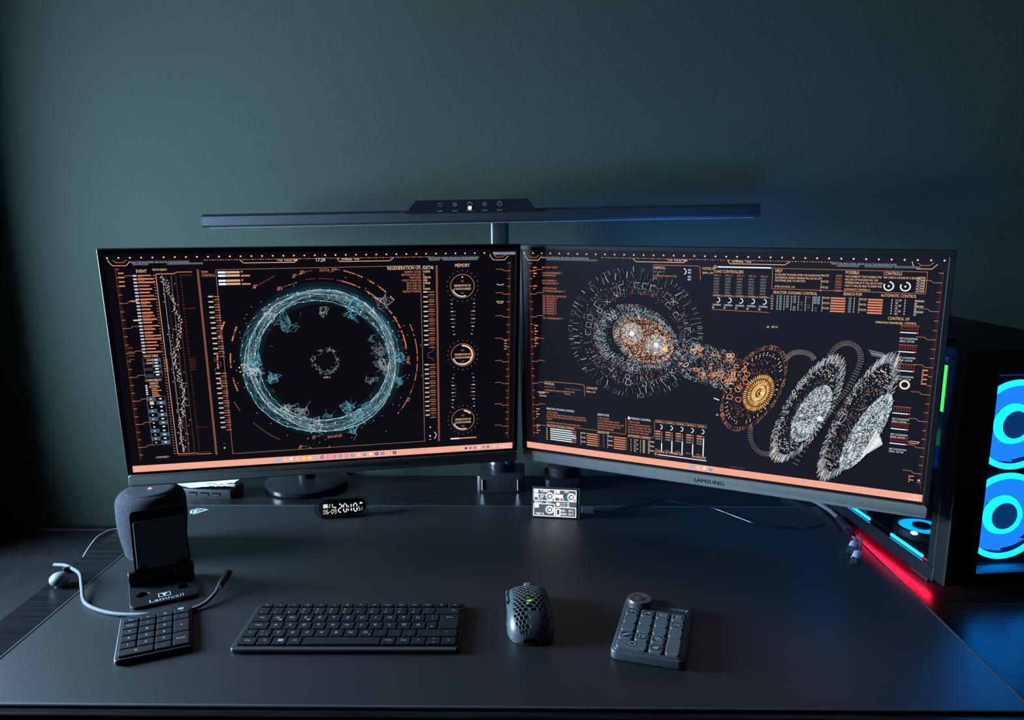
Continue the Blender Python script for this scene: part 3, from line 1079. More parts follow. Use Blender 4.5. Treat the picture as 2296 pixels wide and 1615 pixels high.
    def blocks(cx, cy, rx, ry, rot, k, n, dk, da, wd, cols, p=1.0):
        for i in range(n):
            if rnd.random() > p:
                continue
            a = 2 * PI * i / n
            kk = rnd.random()
            col = rnd.choice(cols)
            A = E(cx, cy, rx, ry, rot, k - dk, a - da); Bp = E(cx, cy, rx, ry, rot, k + dk, a - da)
            Cp = E(cx, cy, rx, ry, rot, k + dk, a + da); D = E(cx, cy, rx, ry, rot, k - dk, a + da)
            if kk < .3:
                g.pl([A, Bp, Cp], wd, col); g.line(*A, *D, wd * .8, sc(col, .6))
            elif kk < .55:
                g.pl([A, Cp], wd, col); g.line(*Bp, *D, wd, col)
            elif kk < .8:
                g.pl([A, Bp, Cp, D], wd, col, True)
            else:
                g.line(*A, *Bp, wd * 1.4, col); g.line(*D, *Cp, wd, sc(col, .7))
    def specks(cx, cy, rx, ry, rot, k0, k1, n, cols, r0=1.4, lines=0.5):
        for i in range(n):
            a = rnd.random() * 2 * PI
            k = math.sqrt(k0 * k0 + (k1 * k1 - k0 * k0) * rnd.random())
            p = E(cx, cy, rx, ry, rot, k, a)
            if rnd.random() < lines:
                b = rnd.random() * 6.28; l = 3 + 6 * rnd.random()
                g.line(*p, p[0] + l * cos(b), p[1] + l * sin(b), 1.5, rnd.choice(cols))
            else:
                g.dot(*p, r0 * (.6 + rnd.random()), rnd.choice(cols), 5)
    S1 = [srgb(150, 155, 160), srgb(110, 116, 122), srgb(190, 196, 200), srgb(80, 80, 86)]
    S2 = [srgb(130, 160, 172), srgb(170, 196, 205), srgb(92, 120, 132), srgb(210, 225, 230)]
    O1 = [OR, ORD, ORB, srgb(170, 96, 70)]
    DIM = [srgb(54, 54, 60), srgb(70, 72, 78), srgb(90, 92, 98)]
    cx, cy = 596, 402
    ticks(cx, cy, 344, 332, 0, .93, 1.0, 84, 3.0, DIM + S1, .85, .006)
    ticks(cx, cy, 344, 332, 0, .84, .93, 56, 3.2, S1, .8, .01)
    blocks(cx, cy, 344, 332, 0, .96, 44, .03, .03, 1.6, DIM + S1[:2], .8)
    for i in range(96):
        a = 2 * PI * i / 96
        for k in (.80, .775):
            if rnd.random() < .55:
                g.dot(*E(cx, cy, 344, 332, 0, k, a), 2.6, rnd.choice([CR, OR, ORD]), 5)
    blocks(cx + 18, cy + 8, 268, 262, 0, .95, 40, .05, .05, 2.2, S1 + S2[:2], .95)
    blocks(cx + 18, cy + 8, 268, 262, 0, .84, 46, .04, .045, 2.0, S2 + DIM, .8)
    specks(cx + 18, cy + 8, 268, 262, 0, .78, 1.0, 260, S1 + O1[:2], 1.5, .6)
    for i in range(26):
        a = 2 * PI * i / 26
        for dx in (-4, 4):
            for dy in (-4, 4):
                p = E(cx + 18, cy + 8, 220, 214, 0, 1, a)
                g.dot(p[0] + dx, p[1] + dy, 2.4, srgb(180, 80, 56), 5)
    ex, ey, er = 602, 430, RX(12)
    blocks(ex, ey, 214, 172, er, .97, 64, .035, .03, 1.8, S1, .9)
    ticks(ex, ey, 214, 172, er, .86, .92, 70, 2.4, S2, .85, .01)
    blocks(ex, ey, 214, 172, er, .80, 60, .04, .035, 1.8, S2, .95)
    blocks(ex, ey, 214, 172, er, .88, 56, .04, .04, 2.0, S2 + S1, .95)
    blocks(ex - 12, ey - 2, 214, 172, er, .70, 50, .05, .05, 2.0, S2 + S1, .95)
    specks(ex, ey, 214, 172, er, .6, 1.0, 420, S1 + S2 + O1[:1], 1.6, .6)
    specks(cx + 12, cy + 6, 300, 292, 0, .66, .98, 340, S1[:2] + DIM + O1[:2], 1.5, .7)
    fx, fy, fr = 652, 432, RX(24)
    g.poly([E(fx, fy, 158, 112, fr, .98, 2 * PI * i / 40) for i in range(40)], srgb(74, 50, 42))
    g.poly([E(fx, fy, 158, 112, fr, .62, 2 * PI * i / 40) for i in range(40)], srgb(104, 74, 60))
    ticks(fx, fy, 158, 112, fr, .93, 1.06, 80, 3.4, [srgb(110, 62, 50), srgb(90, 50, 42), srgb(60, 34, 30)], .95)
    blocks(fx + 8, fy, 164, 118, fr, 1.02, 70, .05, .03, 1.8, S2, .85)
    specks(fx, fy, 158, 112, fr, 0, .98, 1100, [CR, ORB, OR, srgb(255, 200, 150), S2[3], ORD], 2.1, .4)
    ticks(fx, fy, 158, 112, fr, .84, .94, 84, 2.2, S2 + [CR], .9)
    for (hx, hy, hr) in ((590, 402, 56), (714, 452, 54)):
        g.dot(hx, hy, hr * .7, srgb(120, 96, 84), 24)
        for k, cc in ((1.0, S2[3]), (.82, CR), (.6, WH), (.42, WH), (.25, CYB)):
            ticks(hx, hy, hr, hr, 0, k - .12, k, int(50 * k) + 8, 2.6, [cc, sc(cc, .6), sc(cc, .35)], .9)
        g.dot(hx, hy, hr * .24, WH, 12)
        specks(hx, hy, hr, hr, 0, 0, 1, 160, [WH, CYB, CR], 2, .2)
    g.dot(758, 470, 13, srgb(255, 205, 110), 10)
    # connecting tube of rings
    for i in range(26):
        t = rnd.random()
        x, y = 850 + 250 * t + rnd.gauss(0, 12), 505 + 40 * t + rnd.choice((-1, 1)) * (30 + 50 * rnd.random()) * (1 - .2 * t)
        rr = 8 + 6 * rnd.random()
        g.arc(x, y, rr, 0, 360, 3.0, rnd.choice([ORB, OR, srgb(230, 160, 120)]), 16, ry=rr * (.6 + .35 * rnd.random()), rot=-40)
    for k in range(3):
        bx, by = 905 + k * 55, 520 + k * 12
        blocks(bx, by, 74, 92, RX(-15), 1.0, 34, .09, .07, 1.7, S2 + DIM, .9)
        specks(bx, by, 74, 92, RX(-15), .5, 1.1, 200, S2 + O1, 1.5, .6)
    specks(870, 470, 60, 60, 0, 0, 1, 130, S2, 1.5, .7)
    specks(1060, 560, 90, 110, RX(-20), 0, 1, 320, O1 + S1[:1], 1.8, .6)
    for i in range(16):
        a = rnd.random() * 6.28
        g.arc(1080 + 80 * cos(a) * rnd.random(), 560 + 120 * sin(a) * rnd.random(), 9, 0, 360, 2.6, rnd.choice([OR, ORB]), 14)
    # amber gear
    ax, ay, ar = 1180, 632, RX(26)
    blocks(ax, ay, 112, 222, ar, 1.0, 62, .045, .035, 2.2, [srgb(150, 100, 76), ORD, srgb(190, 140, 108)], 1)
    for i in range(44):
        a = 2 * PI * i / 44
        for k in (.82, .87):
            if rnd.random() < .7:
                g.dot(*E(ax, ay, 112, 222, ar, k, a), 3, CR if rnd.random() < .6 else ORB, 5)
    specks(ax, ay, 112, 222, ar, 0, .8, 420, [ORD, srgb(190, 130, 80), ORDD, OR], 1.7, .7)
    hx, hy = 1205, 648
    g.poly([E(hx, hy, 62, 96, ar, 1.0, 2 * PI * i / 36) for i in range(36)], srgb(96, 64, 36))
    for k, n in ((1.0, 46), (.72, 36), (.46, 28)):
        ticks(hx, hy, 62, 96, ar, k - .2, k, n, 4, [srgb(255, 196, 110), srgb(230, 160, 84), srgb(255, 220, 160)], 1)
    for k in (.5, .32, .16):
        g.arc(hx + 6, hy, 62 * k, 0, 360, 3.4, srgb(255, 205, 130), 26, ry=96 * k, rot=26)
    g.dot(hx + 16, hy, 9, srgb(255, 225, 160), 10)
    for (x, y) in ((1090, 590), (1110, 640), (1145, 600), (1075, 680), (1115, 690), (1150, 560)):
        g.arc(x, y, 13, 0, 360, 3.2, srgb(225, 150, 95), 16, ry=11, rot=20)
    g.line(1000, 694, 1026, 702, 6, ORB)
    # faint belts
    def belt(pts, wd):
        P = spline([(x, y, 0) for x, y in pts], 12)
        for i in range(0, len(P) - 1, 2):
            t = (P[i + 1] - P[i]).normalized()
            n = Vector((-t.y, t.x, 0)) * wd
            g.line(P[i].x - n.x, P[i].y - n.y, P[i].x + n.x, P[i].y + n.y, 5.5, srgb(94, 88, 88))
    belt([(1320, 470), (1345, 446), (1380, 438), (1420, 446), (1440, 470)], 12)
    belt([(1500, 450), (1525, 405), (1566, 383), (1610, 400), (1628, 450), (1612, 520), (1580, 600), (1540, 660), (1500, 740), (1440, 860), (1380, 990)], 12)
    belt([(1178, 820), (1180, 880), (1215, 935), (1265, 945), (1300, 930)], 12)
    # silver gears
    for (gx, gy, rx, ry, rot, dens) in ((1412, 712, 86, 276, RX(24), 1.0), (1628, 728, 76, 318, RX(22), 1.25)):
        for dx in (0, 14):
            blocks(gx + dx, gy - dx * .4, rx, ry, rot, .97, 60, .06, .03, 2.0, S1 + S2, .95)
            ticks(gx + dx, gy - dx * .4, rx, ry, rot, .96, 1.07, 80, 2.4, S1 + [CR], .85, .01)
        specks(gx, gy, rx, ry, rot, .6, 1.0, int(520 * dens), S1 + S2 + [CR, ORB], 1.9, .55)
        specks(gx + 10, gy, rx * .9, ry * .9, rot, 0, .7, int(420 * dens), DIM + O1[:2] + S2[:2], 1.6, .6)
        for i in range(30):
            a = 2 * PI * i / 30
            p = E(gx, gy, rx, ry, rot, .78, a)
            for d in (-4, 4):
                g.dot(p[0] + d, p[1] + d * .4, 2.8, CR, 5)
    for (gx, gy, rx, ry, rot, n) in ((1440, 724, 58, 150, RX(24), 1500), (1672, 786, 52, 200, RX(24), 1900)):
        g.poly([E(gx, gy, rx, ry, rot, .98, 2 * PI * i / 40) for i in range(40)], srgb(58, 70, 78))
        specks(gx, gy, rx, ry, rot, 0, 1, n, [WH, S2[3], S2[1], CYB, S1[1], CR], 2.0, .5)
        blocks(gx, gy, rx, ry, rot, .96, 54, .06, .04, 2, S2 + [WH], 1)
        blocks(gx, gy, rx, ry, rot, .62, 40, .08, .06, 2, S2 + [WH], 1)
    g.dot(1478, 742, 12, WH, 9)
    for i in range(9):
        t = i / 8
        g.line(1655 + 62 * t, 925 - 60 * t - 26 * t, 1716 + 22 * t, 770 + 40 * t, 4 - 2 * (i % 2), [WH, CR, S2[3]][i % 3])
    for i in range(7):
        g.line(1690 + i * 8, 880 - i * 7, 1724 + i * 3, 800 + i * 4, 3.4, WH)
    g.arc(1575, 730, 26, 0, 360, 2, S1[2], 20, ry=8, rot=-60)
    g.line(1520, 700, 1600, 735, 2, S1[1])
    for i in range(5):
        g.line(1655 + i * 4, 408 + i * 6, 1718 + i * 4, 420 + i * 5, 2.4, S1[i % 3])
    g.build('gear_train_graphic', scr, 0.0008, 0.0006)
    taskbar(1920, 'taskbar', scr, ['win', 'lens', 'task', 'edge'], 905, w, h, ('20:11', '09.06.2023'), False)

# ------------------------------------------------------------------ the room
FZ = -0.745
struct('floor', box(B(), -1.95, 2.4, -2.4, 1.7, FZ - 0.05, FZ), M['floor'])
struct('ceiling', box(B(), -1.9, 2.4, -2.4, 1.7, 1.75, 1.80), M['ceil'])
struct('wall_back', box(B(), -1.9, 2.4, 1.53, 1.70, FZ, 1.75), M['wall'])
struct('wall_right', box(B(), 2.25, 2.4, -2.4, 1.53, FZ, 1.75), M['wall'])
struct('wall_front', box(B(), -1.9, 2.25, -2.4, -2.25, FZ, 1.75), M['wall'])
bm = B()
wx = WIN['x']
for (y0, y1, z0, z1) in ((-2.25, WIN['y0'], FZ, 1.75), (WIN['y1'], 1.53, FZ, 1.75), (WIN['y0'], WIN['y1'], FZ, WIN['z0']), (WIN['y0'], WIN['y1'], WIN['z1'], 1.75)):
    box(bm, wx - 0.32, wx, y0, y1, z0, z1)
struct('wall_left', bm, M['wall'])
wf = B()
for (y0, y1, z0, z1) in ((WIN['y0'], WIN['y0'] + .05, WIN['z0'], WIN['z1']), (WIN['y1'] - .05, WIN['y1'], WIN['z0'], WIN['z1']), (WIN['y0'], WIN['y1'], WIN['z0'], WIN['z0'] + .05), (WIN['y0'], WIN['y1'], WIN['z1'] - .05, WIN['z1'])):
    box(wf, wx - 0.26, wx - 0.21, y0, y1, z0, z1)
w1 = struct('window_1', wf, M['white'])
obj('pane', box(B(), wx - 0.238, wx - 0.232, WIN['y0'] + .05, WIN['y1'] - .05, WIN['z0'] + .05, WIN['z1'] - .05), M['winglass'], w1)
obj('window_sill', box(B(), wx - 0.21, wx + 0.03, WIN['y0'] - .03, WIN['y1'] + .03, WIN['z0'] - .025, WIN['z0'], .004), M['white'], w1)

# unseen dark cloth added to shade the left end of the back wall
bm = B()
t = thing('added_shade_cloth', 'unseen dark cloth added to shade the back wall from the window', 'added_shade_cloth', (-1.362, 1.362, -0.10))
nn = 44
ra = [bm.verts.new((-.130 + .285 * i / nn, .022 * sin(i * 1.15), 0.0)) for i in range(nn + 1)]
rb = [bm.verts.new((-.125 + .275 * i / nn, .018 * sin(i * 1.15 + .3), 1.38)) for i in range(nn + 1)]
for i in range(nn):
    bm.faces.new((ra[i], ra[i + 1], rb[i + 1], rb[i]))
obj('cloth', bm, mat('shade_cloth_fabric', (.02, .022, .025), .95, spec=.1, bump=(500, .4)), t, smooth=True)
obj('rod', xform(cyl(B(), 0, 0, -.137, .17, .009, 16), Matrix.Translation((0, 0, 1.39)) @ Matrix.Rotation(PI / 2, 4, 'Y')), M['blackmetal'], t, smooth=True)

# low black sideboard beside the desk
t = thing('sideboard', 'low black sideboard against the wall at the left end of the desk', 'sideboard', (-1.115, 1.27, FZ))
HS = -0.135 - FZ
obj('top_board', box(B(), -.37, .37, -.26, .25, HS - .025, HS, .002), M['side'], t)
obj('back_rail', box(B(), -.37, .37, .235, .255, HS, HS + .008, .002), M['side'], t)
obj('carcass', box(B(), -.36, .36, -.24, .24, .06, HS - .025), M['side'], t)
for k in (-1, 1):
    d = obj('door', box(B(), -.355 if k < 0 else .004, -.004 if k < 0 else .355, -.258, -.24, .07, HS - .03, .002), M['side'], t)
    obj('knob', lathe(B(), [(.006, 0), (.011, .012), (.011, .016), (0, .02)], 16), M['steel'], d, loc=(-.03 if k < 0 else .03, -.258, .32), rot=(PI / 2, 0, 0), smooth=True)
for x in (-.33, .33):
    for y in (-.2, .2):
        obj('leg', box(B(), x - .02, x + .02, y - .02, y + .02, 0, .06), M['side'], t)

# desk
DX0, DX1, DY0, DY1, DZ = -0.714, 1.10, 0.727, 1.505, -0.0035
t = thing('desk', 'wide black wood veneer desk carrying the monitors and the mat', 'desk', ((DX0 + DX1) / 2, (DY0 + DY1) / 2, FZ))
hx, hy = (DX1 - DX0) / 2, (DY1 - DY0) / 2
zt = DZ - FZ
obj('desktop', box(B(), -hx, hx, -hy, hy, zt - .028, zt, .003, 3), M['desk'], t)
for sx in (-1, 1):
    for sy in (-1, 1):
        obj('leg', box(B(), sx * (hx - .06) - .03, sx * (hx - .06) + .03, sy * (hy - .06) - .03, sy * (hy - .06) + .03, 0, zt - .028, .003), M['blackmetal'], t)
obj('apron', box(B(), -hx + .06, hx - .06, hy - .20, hy - .18, zt - .12, zt - .028), M['blackmetal'], t)

# desk mat
MX0, MX1, MY0, MY1 = -0.6478, 0.5539, 0.7385, 1.3263
t = thing('desk_mat', 'large dark blue-grey desk mat with stitched border covering the middle of the desk', 'desk mat', ((MX0 + MX1) / 2, (MY0 + MY1) / 2, DZ))
mw, mh = MX1 - MX0, MY1 - MY0
obj('mat_surface', prism(B(), rrect(mw - .006, mh - .006, .008), .0004, -DZ, .0006), M['mat'], t)
edge = [(x, y, .0023) for x, y in rrect(mw - .003, mh - .003, .010, 6)]
edge.append(edge[0])
obj('stitched_edge', tube(B(), edge, .0021, 8, cap=False), M['stitch'], t, smooth=True)
bm = B()
per = rrect(mw - .003, mh - .003, .010, 6)
def walk(per, step):
    L = list(per) + [per[0]]
    out = []
    acc = 0.0
    for a, b in zip(L, L[1:]):
        d = math.dist(a, b)
        while acc < d:
            q = acc / d
            out.append(((a[0] + (b[0] - a[0]) * q, a[1] + (b[1] - a[1]) * q), math.atan2(b[1] - a[1], b[0] - a[0])))
            acc += step
        acc -= d
    return out
for (p, a) in walk(per, .0026):
    u = Vector((cos(a + .9), sin(a + .9), 0)) * .0021
    v = Vector((cos(a), sin(a), 0)) * .0006
    c = Vector((p[0], p[1], .0040))
    q = [bm.verts.new(c + s1 * u + s2 * v + Vector((0, 0, -.0010 if abs(s1) else 0))) for s1, s2 in ((-1, -1), (0, -1), (1, -1), (1, 1), (0, 1), (-1, 1))]
    bm.faces.new((q[0], q[1], q[4], q[5])); bm.faces.new((q[1], q[2], q[3], q[4]))
so = obj('stitches', bm, M['stitch'], t)
so['kind'] = 'stuff'
bm = B()
lx, ly = -0.6039 - (MX0 + MX1) / 2, 1.2955 - (MY0 + MY1) / 2
lz = -DZ + .0002
def flatpoly(bm, pts, z):
    bm.faces.new([bm.verts.new((x, y, z)) for x, y in pts])
# angular emblem: Z stroke and pointed triangle outline
for pts in (((-.0165, .003), (-.008, .015), (-.003, .015), (-.0115, .003)), ((-.0165, .003), (-.0115, .003), (-.0055, -.010), (-.009, -.0135)), ((-.0115, .009), (-.0045, .015), (.001, -.012), (-.003, -.0145)), ((-.004, .0152), (.0165, .0088), (.0102, .0073), (-.002, .0108)), ((.0165, .0088), (.001, -.0125), (-.001, -.0075), (.0085, .0068)), ((-.001, .0105), (.0015, .0105), (.003, .0005), (.001, -.003))):
    flatpoly(bm, [(lx + a, ly + b) for a, b in pts], lz)
obj('emblem', bm, M['legend'], t)

# ------------------------------------------------------------------ monitors
def monitor(label, base, cpos, yaw, tilt, drawfn, brand, armtype):
    root = thing('computer_monitor', label, 'monitor', (base[0], base[1], DZ))
    ya, ti = yaw, tilt
    ex = Vector((cos(ya), sin(ya), 0)); n = Vector((sin(ya), -cos(ya), 0))
    up = Vector((0, 0, 1)) * cos(ti) - n * sin(ti)
    nn = ex.cross(up)
    Lo = Vector(cpos) - Vector((base[0], base[1], DZ))
    P = Matrix(((ex.x, up.x, nn.x, Lo.x), (ex.y, up.y, nn.y, Lo.y), (ex.z, up.z, nn.z, Lo.z), (0, 0, 0, 1)))
    w, h = .597, .336
    ow = w / 2 + .0085
    # panel local: x right, y up, z towards the viewer
    scr = obj('screen', box(B(), -w / 2 - .001, w / 2 + .001, -.001, h + .001, -.004, 0), M['panel'], root, mtx=P)
    bz = B()
    for (x0, x1, y0, y1) in ((-ow, ow, h + .001, h + .0085), (-ow, -w / 2 - .001, -.004, h + .001), (w / 2 + .001, ow, -.004, h + .001), (-w / 2 - .001, w / 2 + .001, -.004, -.001)):
        box(bz, x0, x1, y0, y1, -.010, .0012, .0006, 1)
    obj('bezel', bz, M['bezel'], root, mtx=P)
    ch = obj('chin', prism(B(), rrect(2 * ow - .002, .0185, .004, 4, 0, -.0134), -.010, .004, .0015), M['chin'], root, mtx=P, smooth=True)
    if brand:
        obj('maker_name', textmesh(B(), brand, .0088, 0.01, -.0168, .0043, 'c', 1.15), M['bezel'], ch)
    hb = B()
    prism(hb, rrect(2 * ow, h + .026, .006, 4, 0, h / 2 - .0075), -.018, -.010)
    obj('back_cover', hb, M['black'], root, mtx=P)
    obj('electronics_housing', prism(B(), rrect(.34, .20, .03, 5, 0, h * .45), -.048, -.018, 0, .012), M['black'], root, mtx=P, smooth=True)
    if brand:
        obj('added_rear_glow_ring', xform(lathe(B(), [(.060, 0), (.060, .003), (.072, .003), (.072, 0)], 48, ring=True), Matrix.Translation((0, h * .45, -.051))), emat('added_rear_glow', (.02, .26, 1.0), 260.0), root, mtx=P)  # unseen ring added to throw the blue glow on the wall
    vp = Lo + up * (h * .45) - nn * .05
    obj('mount_plate', prism(B(), rrect(.10, .10, .008, 4, 0, h * .45), -.058, -.048), M['blackmetal'], root, mtx=P)
    if armtype == 'disc':
        obj('base', lathe(B(), [(.078, 0), (.082, .004), (.082, .011), (.078, .014), (.03, .018), (0, .018)], 64), M['blackgloss'], root, smooth=True)
    else:
        obj('base', prism(B(), rrect(.075, .085, .012, 4), 0, .022, .003), M['blackmetal'], root, smooth=True)
        obj('clamp_collar', lathe(B(), [(.030, .022), (.030, .040), (.020, .046), (.020, .06)], 32), M['blackmetal'], root, smooth=True)
    obj('pole', cyl(B(), 0, 0, .016, vp.z + .06, .017, 28, .002), M['blackmetal'], root, smooth=True)
    obj('arm', tube(B(), [(0, 0, vp.z), (vp.x * .45 - .02, vp.y * .45, vp.z), (vp.x * .9, vp.y * .9, vp.z), tuple(vp)], .016, 16), M['blackmetal'], root, smooth=True)
    drawfn(scr, w, h)
    return root

monitor('left monitor showing a glowing blue particle ring', (-0.445, 1.445), (-0.3149, 1.1601, 0.1449), RX(12.28), RX(-5.33), draw_left, None, 'disc')
monitor('right monitor showing a train of glowing gears', (0.075, 1.455), (0.2736, 1.1134, 0.1421), RX(-24.61), RX(-3.23), draw_right, 'SAMSUNG', 'clamp')

# ------------------------------------------------------------------ desk lamp
t = thing('desk_lamp', 'black bar desk lamp with touch panel rising behind the two monitors', 'lamp', (-0.05, 1.455, DZ))
obj('clamp_block', prism(B(), rrect(.094, .085, .008, 4, 0, -.004), 0, .032, .003), M['black'], t, smooth=True)
for x in (-.036, .034):
    obj('clamp_pin', cyl(B(), x, -.0475, -.0 + .004, .026, .0012, 10), M['steel'], t)
obj('collar', lathe(B(), [(.026, .032), (.028, .036), (.028, .050), (.025, .054), (.023, .058), (.023, .072), (.020, .076)], 36), M['blackgloss'], t, smooth=True)
obj('pole', prism(B(), rrect(.034, .022, .006, 4), .07, .555), M['black'], t, smooth=True)
BAR = Matrix.Translation((-.022, -.02, .0)) @ Matrix.Rotation(RX(-.85), 4, 'Y')
zb = .5303 + (.5355 - .5303) * 1.1
sec = [(-.020, -.012), (-.023, -.008), (-.021, .008), (-.016, .0125), (.018, .0125), (.022, .008), (.022, -.012)]
bm = B()
L, Rr = -.50 - .024, .535 - .024
ra = [bm.verts.new((L, y, zb + z)) for y, z in sec]
rb = [bm.verts.new((Rr, y, zb + z)) for y, z in sec]
for i in range(len(sec)):
    bm.faces.new((ra[i], ra[(i + 1) % len(sec)], rb[(i + 1) % len(sec)], rb[i]))
bm.faces.new(ra); bm.faces.new(rb[::-1])
bar = obj('light_bar', bm, mat('lamp_bar_metal', (0.11, 0.12, 0.135), .40, metal=1.0), t, mtx=BAR)
obj('diffuser', box(B(), L + .01, Rr - .01, -.014, .016, zb - .0135, zb - .012), M['weight'], t, mtx=BAR)
bm = B()
hub = [(-.122, .0), (-.103, .024), (.103, .024), (.122, .0)]
fy, by = -.026, .022
A = [bm.verts.new((x - .02, fy + z * .35, zb + .006 + z)) for x, z in hub]
Bv = [bm.verts.new((x - .02, by, zb + .006 + z)) for x, z in hub]
for i in range(4):
    bm.faces.new((A[i], A[(i + 1) % 4], Bv[(i + 1) % 4], Bv[i]))
bm.faces.new(A); bm.faces.new(Bv[::-1])
hb = obj('control_panel', bm, M['blackgloss'], t, mtx=BAR)
IC = mat('lamp_icon_print', (.16, .18, .19), .6)
def hubpt(x, z):
    return Vector((x - .02, fy + z * .35 - .0006, zb + .006 + z))
for k, ic in enumerate(('sun', 'sun2', 'power', 'gear', 'leaf')):
    bm = B()
    x0, z0 = -.058 + k * .0275, .0155
    def seg(a0, b0, a1, b1, w=.0006):
        d = Vector((a1 - a0, b1 - b0)); d.normalize()
        nx, nz = -d.y * w / 2, d.x * w / 2
        bm.faces.new([bm.verts.new(hubpt(x0 + a, z0 + b)) for a, b in ((a0 + nx, b0 + nz), (a1 + nx, b1 + nz), (a1 - nx, b1 - nz), (a0 - nx, b0 - nz))])
    if ic in ('sun', 'sun2', 'gear'):
        for i in range(8):
            a = i * PI / 4 + (.2 if ic == 'gear' else 0)
            seg(.0022 * cos(a), .0022 * sin(a), .0045 * cos(a), .0045 * sin(a))
        if ic != 'sun':
            for i in range(10):
                a, b = i * 2 * PI / 10, (i + 1) * 2 * PI / 10
                seg(.002 * cos(a), .002 * sin(a), .002 * cos(b), .002 * sin(b), .0005)
    else:
        for i in range(14):
            a, b = i * 2 * PI / 14, (i + 1) * 2 * PI / 14
            seg(.0042 * cos(a), .0042 * sin(a), .0042 * cos(b), .0042 * sin(b), .0007)
        seg(-.002, .001, .002, -.001) if ic == 'leaf' else seg(0, 0, 0, .003)
    seg(-.005, -.0115, .005, -.0115, .0009)
    obj('touch_icon', bm, IC, hb)
bm = B()
flat = [hubpt(-.003 + .0036 * cos(2 * PI * i / 14), .0088 + .0034 * sin(2 * PI * i / 14)) + Vector((0, -.0004, 0)) for i in range(14)]
bm.faces.new([bm.verts.new(v) for v in flat])
obj('power_light', bm, emat('lamp_power_led', (1, .97, .93), 3.0), hb)

# ------------------------------------------------------------------ smart speaker, phone stand, cables
SPX, SPY = -0.604, 1.135
t = thing('smart_speaker', 'grey fabric covered round speaker with a small pink light on top', 'speaker', (SPX, SPY, 0.0))
prof = [(.042, 0), (.045, .002)]
for k in range(9):
    prof.append((.045 + .0075 * sin(PI / 2 * k / 8), .004 + .06 * k / 8))
for k in range(1, 9):
    a = PI / 2 * k / 8
    prof.append((.0355 + .017 * cos(a), .0815 + .0215 * sin(a)))
obj('fabric_body', lathe(B(), prof + [(.0, .103)], 72), M['fabric'], t, smooth=True)
obj('base_ring', lathe(B(), [(.040, -.0005), (.043, .0), (.043, .002), (.04, .002)], 48, ring=True), M['black'], t, smooth=True)
obj('touch_top', lathe(B(), [(.0365, .1022), (.0375, .1034), (.0365, .1042), (.030, .1042), (0, .1040)], 64), M['speakertop'], t, smooth=True)
bm = B()
bm.faces.new([bm.verts.new((x, y, .1046)) for x, y in ((-.003, .005), (-.0015, -.004), (.0045, .0))])
obj('status_light', bm, emat('pink_led', (1.0, .15, .75), 5.0), t)

# thin light cable behind the speaker
t = tag(obj('speaker_cable', tube(B(), spline([(-.652, 1.17, .006), (-.69, 1.193, .010), (-.71, 1.181, .010), (-.717, 1.151, .004), (-.724, 1.115, -.03), (-.735, 1.10, -.12)], 8), .0010, 8), M['thincable'], smooth=True), 'thin pale cable curving off the desk edge behind the speaker', 'cable')

# phone stand: plate with two holes, hinged arm, padded holder with two hooks
def curve_plate(name, loops, depth, m, parent, bevel=0.0, mtx=None):
    cu = bpy.data.curves.new('p', 'CURVE')
    cu.dimensions = '2D'
    cu.fill_mode = 'BOTH'
    cu.extrude = depth / 2
    cu.bevel_depth = bevel
    cu.bevel_resolution = 1
    for lp in loops:
        s = cu.splines.new('POLY')
        s.points.add(len(lp) - 1)
        for q, (x, y) in zip(s.points, lp):
            q.co = (x, y, 0, 1)
        s.use_cyclic_u = True
    o = bpy.data.objects.new('p', cu)
    COL.objects.link(o)
    me = bpy.data.meshes.new_from_object(o.evaluated_get(bpy.context.evaluated_depsgraph_get()))
    bpy.data.objects.remove(o)
    bpy.data.curves.remove(cu)
    me.name = name
    me.materials.clear()
    return obj(name, me, m, parent, mtx=mtx)

ST = thing('phone_stand', 'empty black metal phone stand with grey pad in front of the speaker', 'phone stand', (-0.5046, 0.9607, 0.0), RX(29))
circ = lambda cx, cy, r, n=20: [(cx + r * cos(-2 * PI * k / n), cy + r * sin(-2 * PI * k / n)) for k in range(n)]
curve_plate('base_plate', [rrect(.088, .078, .010, 5, 0, .039), circ(-.027, .0345, .0085), circ(.027, .0345, .0085)], .0028, M['blackmetal'], ST, .0005, Matrix.Translation((0, 0, .0021)))
obj('base_lip', prism(B(), rrect(.088, .012, .003, 3, 0, .072), .0035, .020, .002), M['blackmetal'], ST)
obj('hinge', xform(cyl(B(), 0, 0, -.044, .044, .0075, 20, .001), Matrix.Translation((0, .070, .0185)) @ Matrix.Rotation(PI / 2, 4, 'Y')), M['blackmetal'], ST, smooth=True)
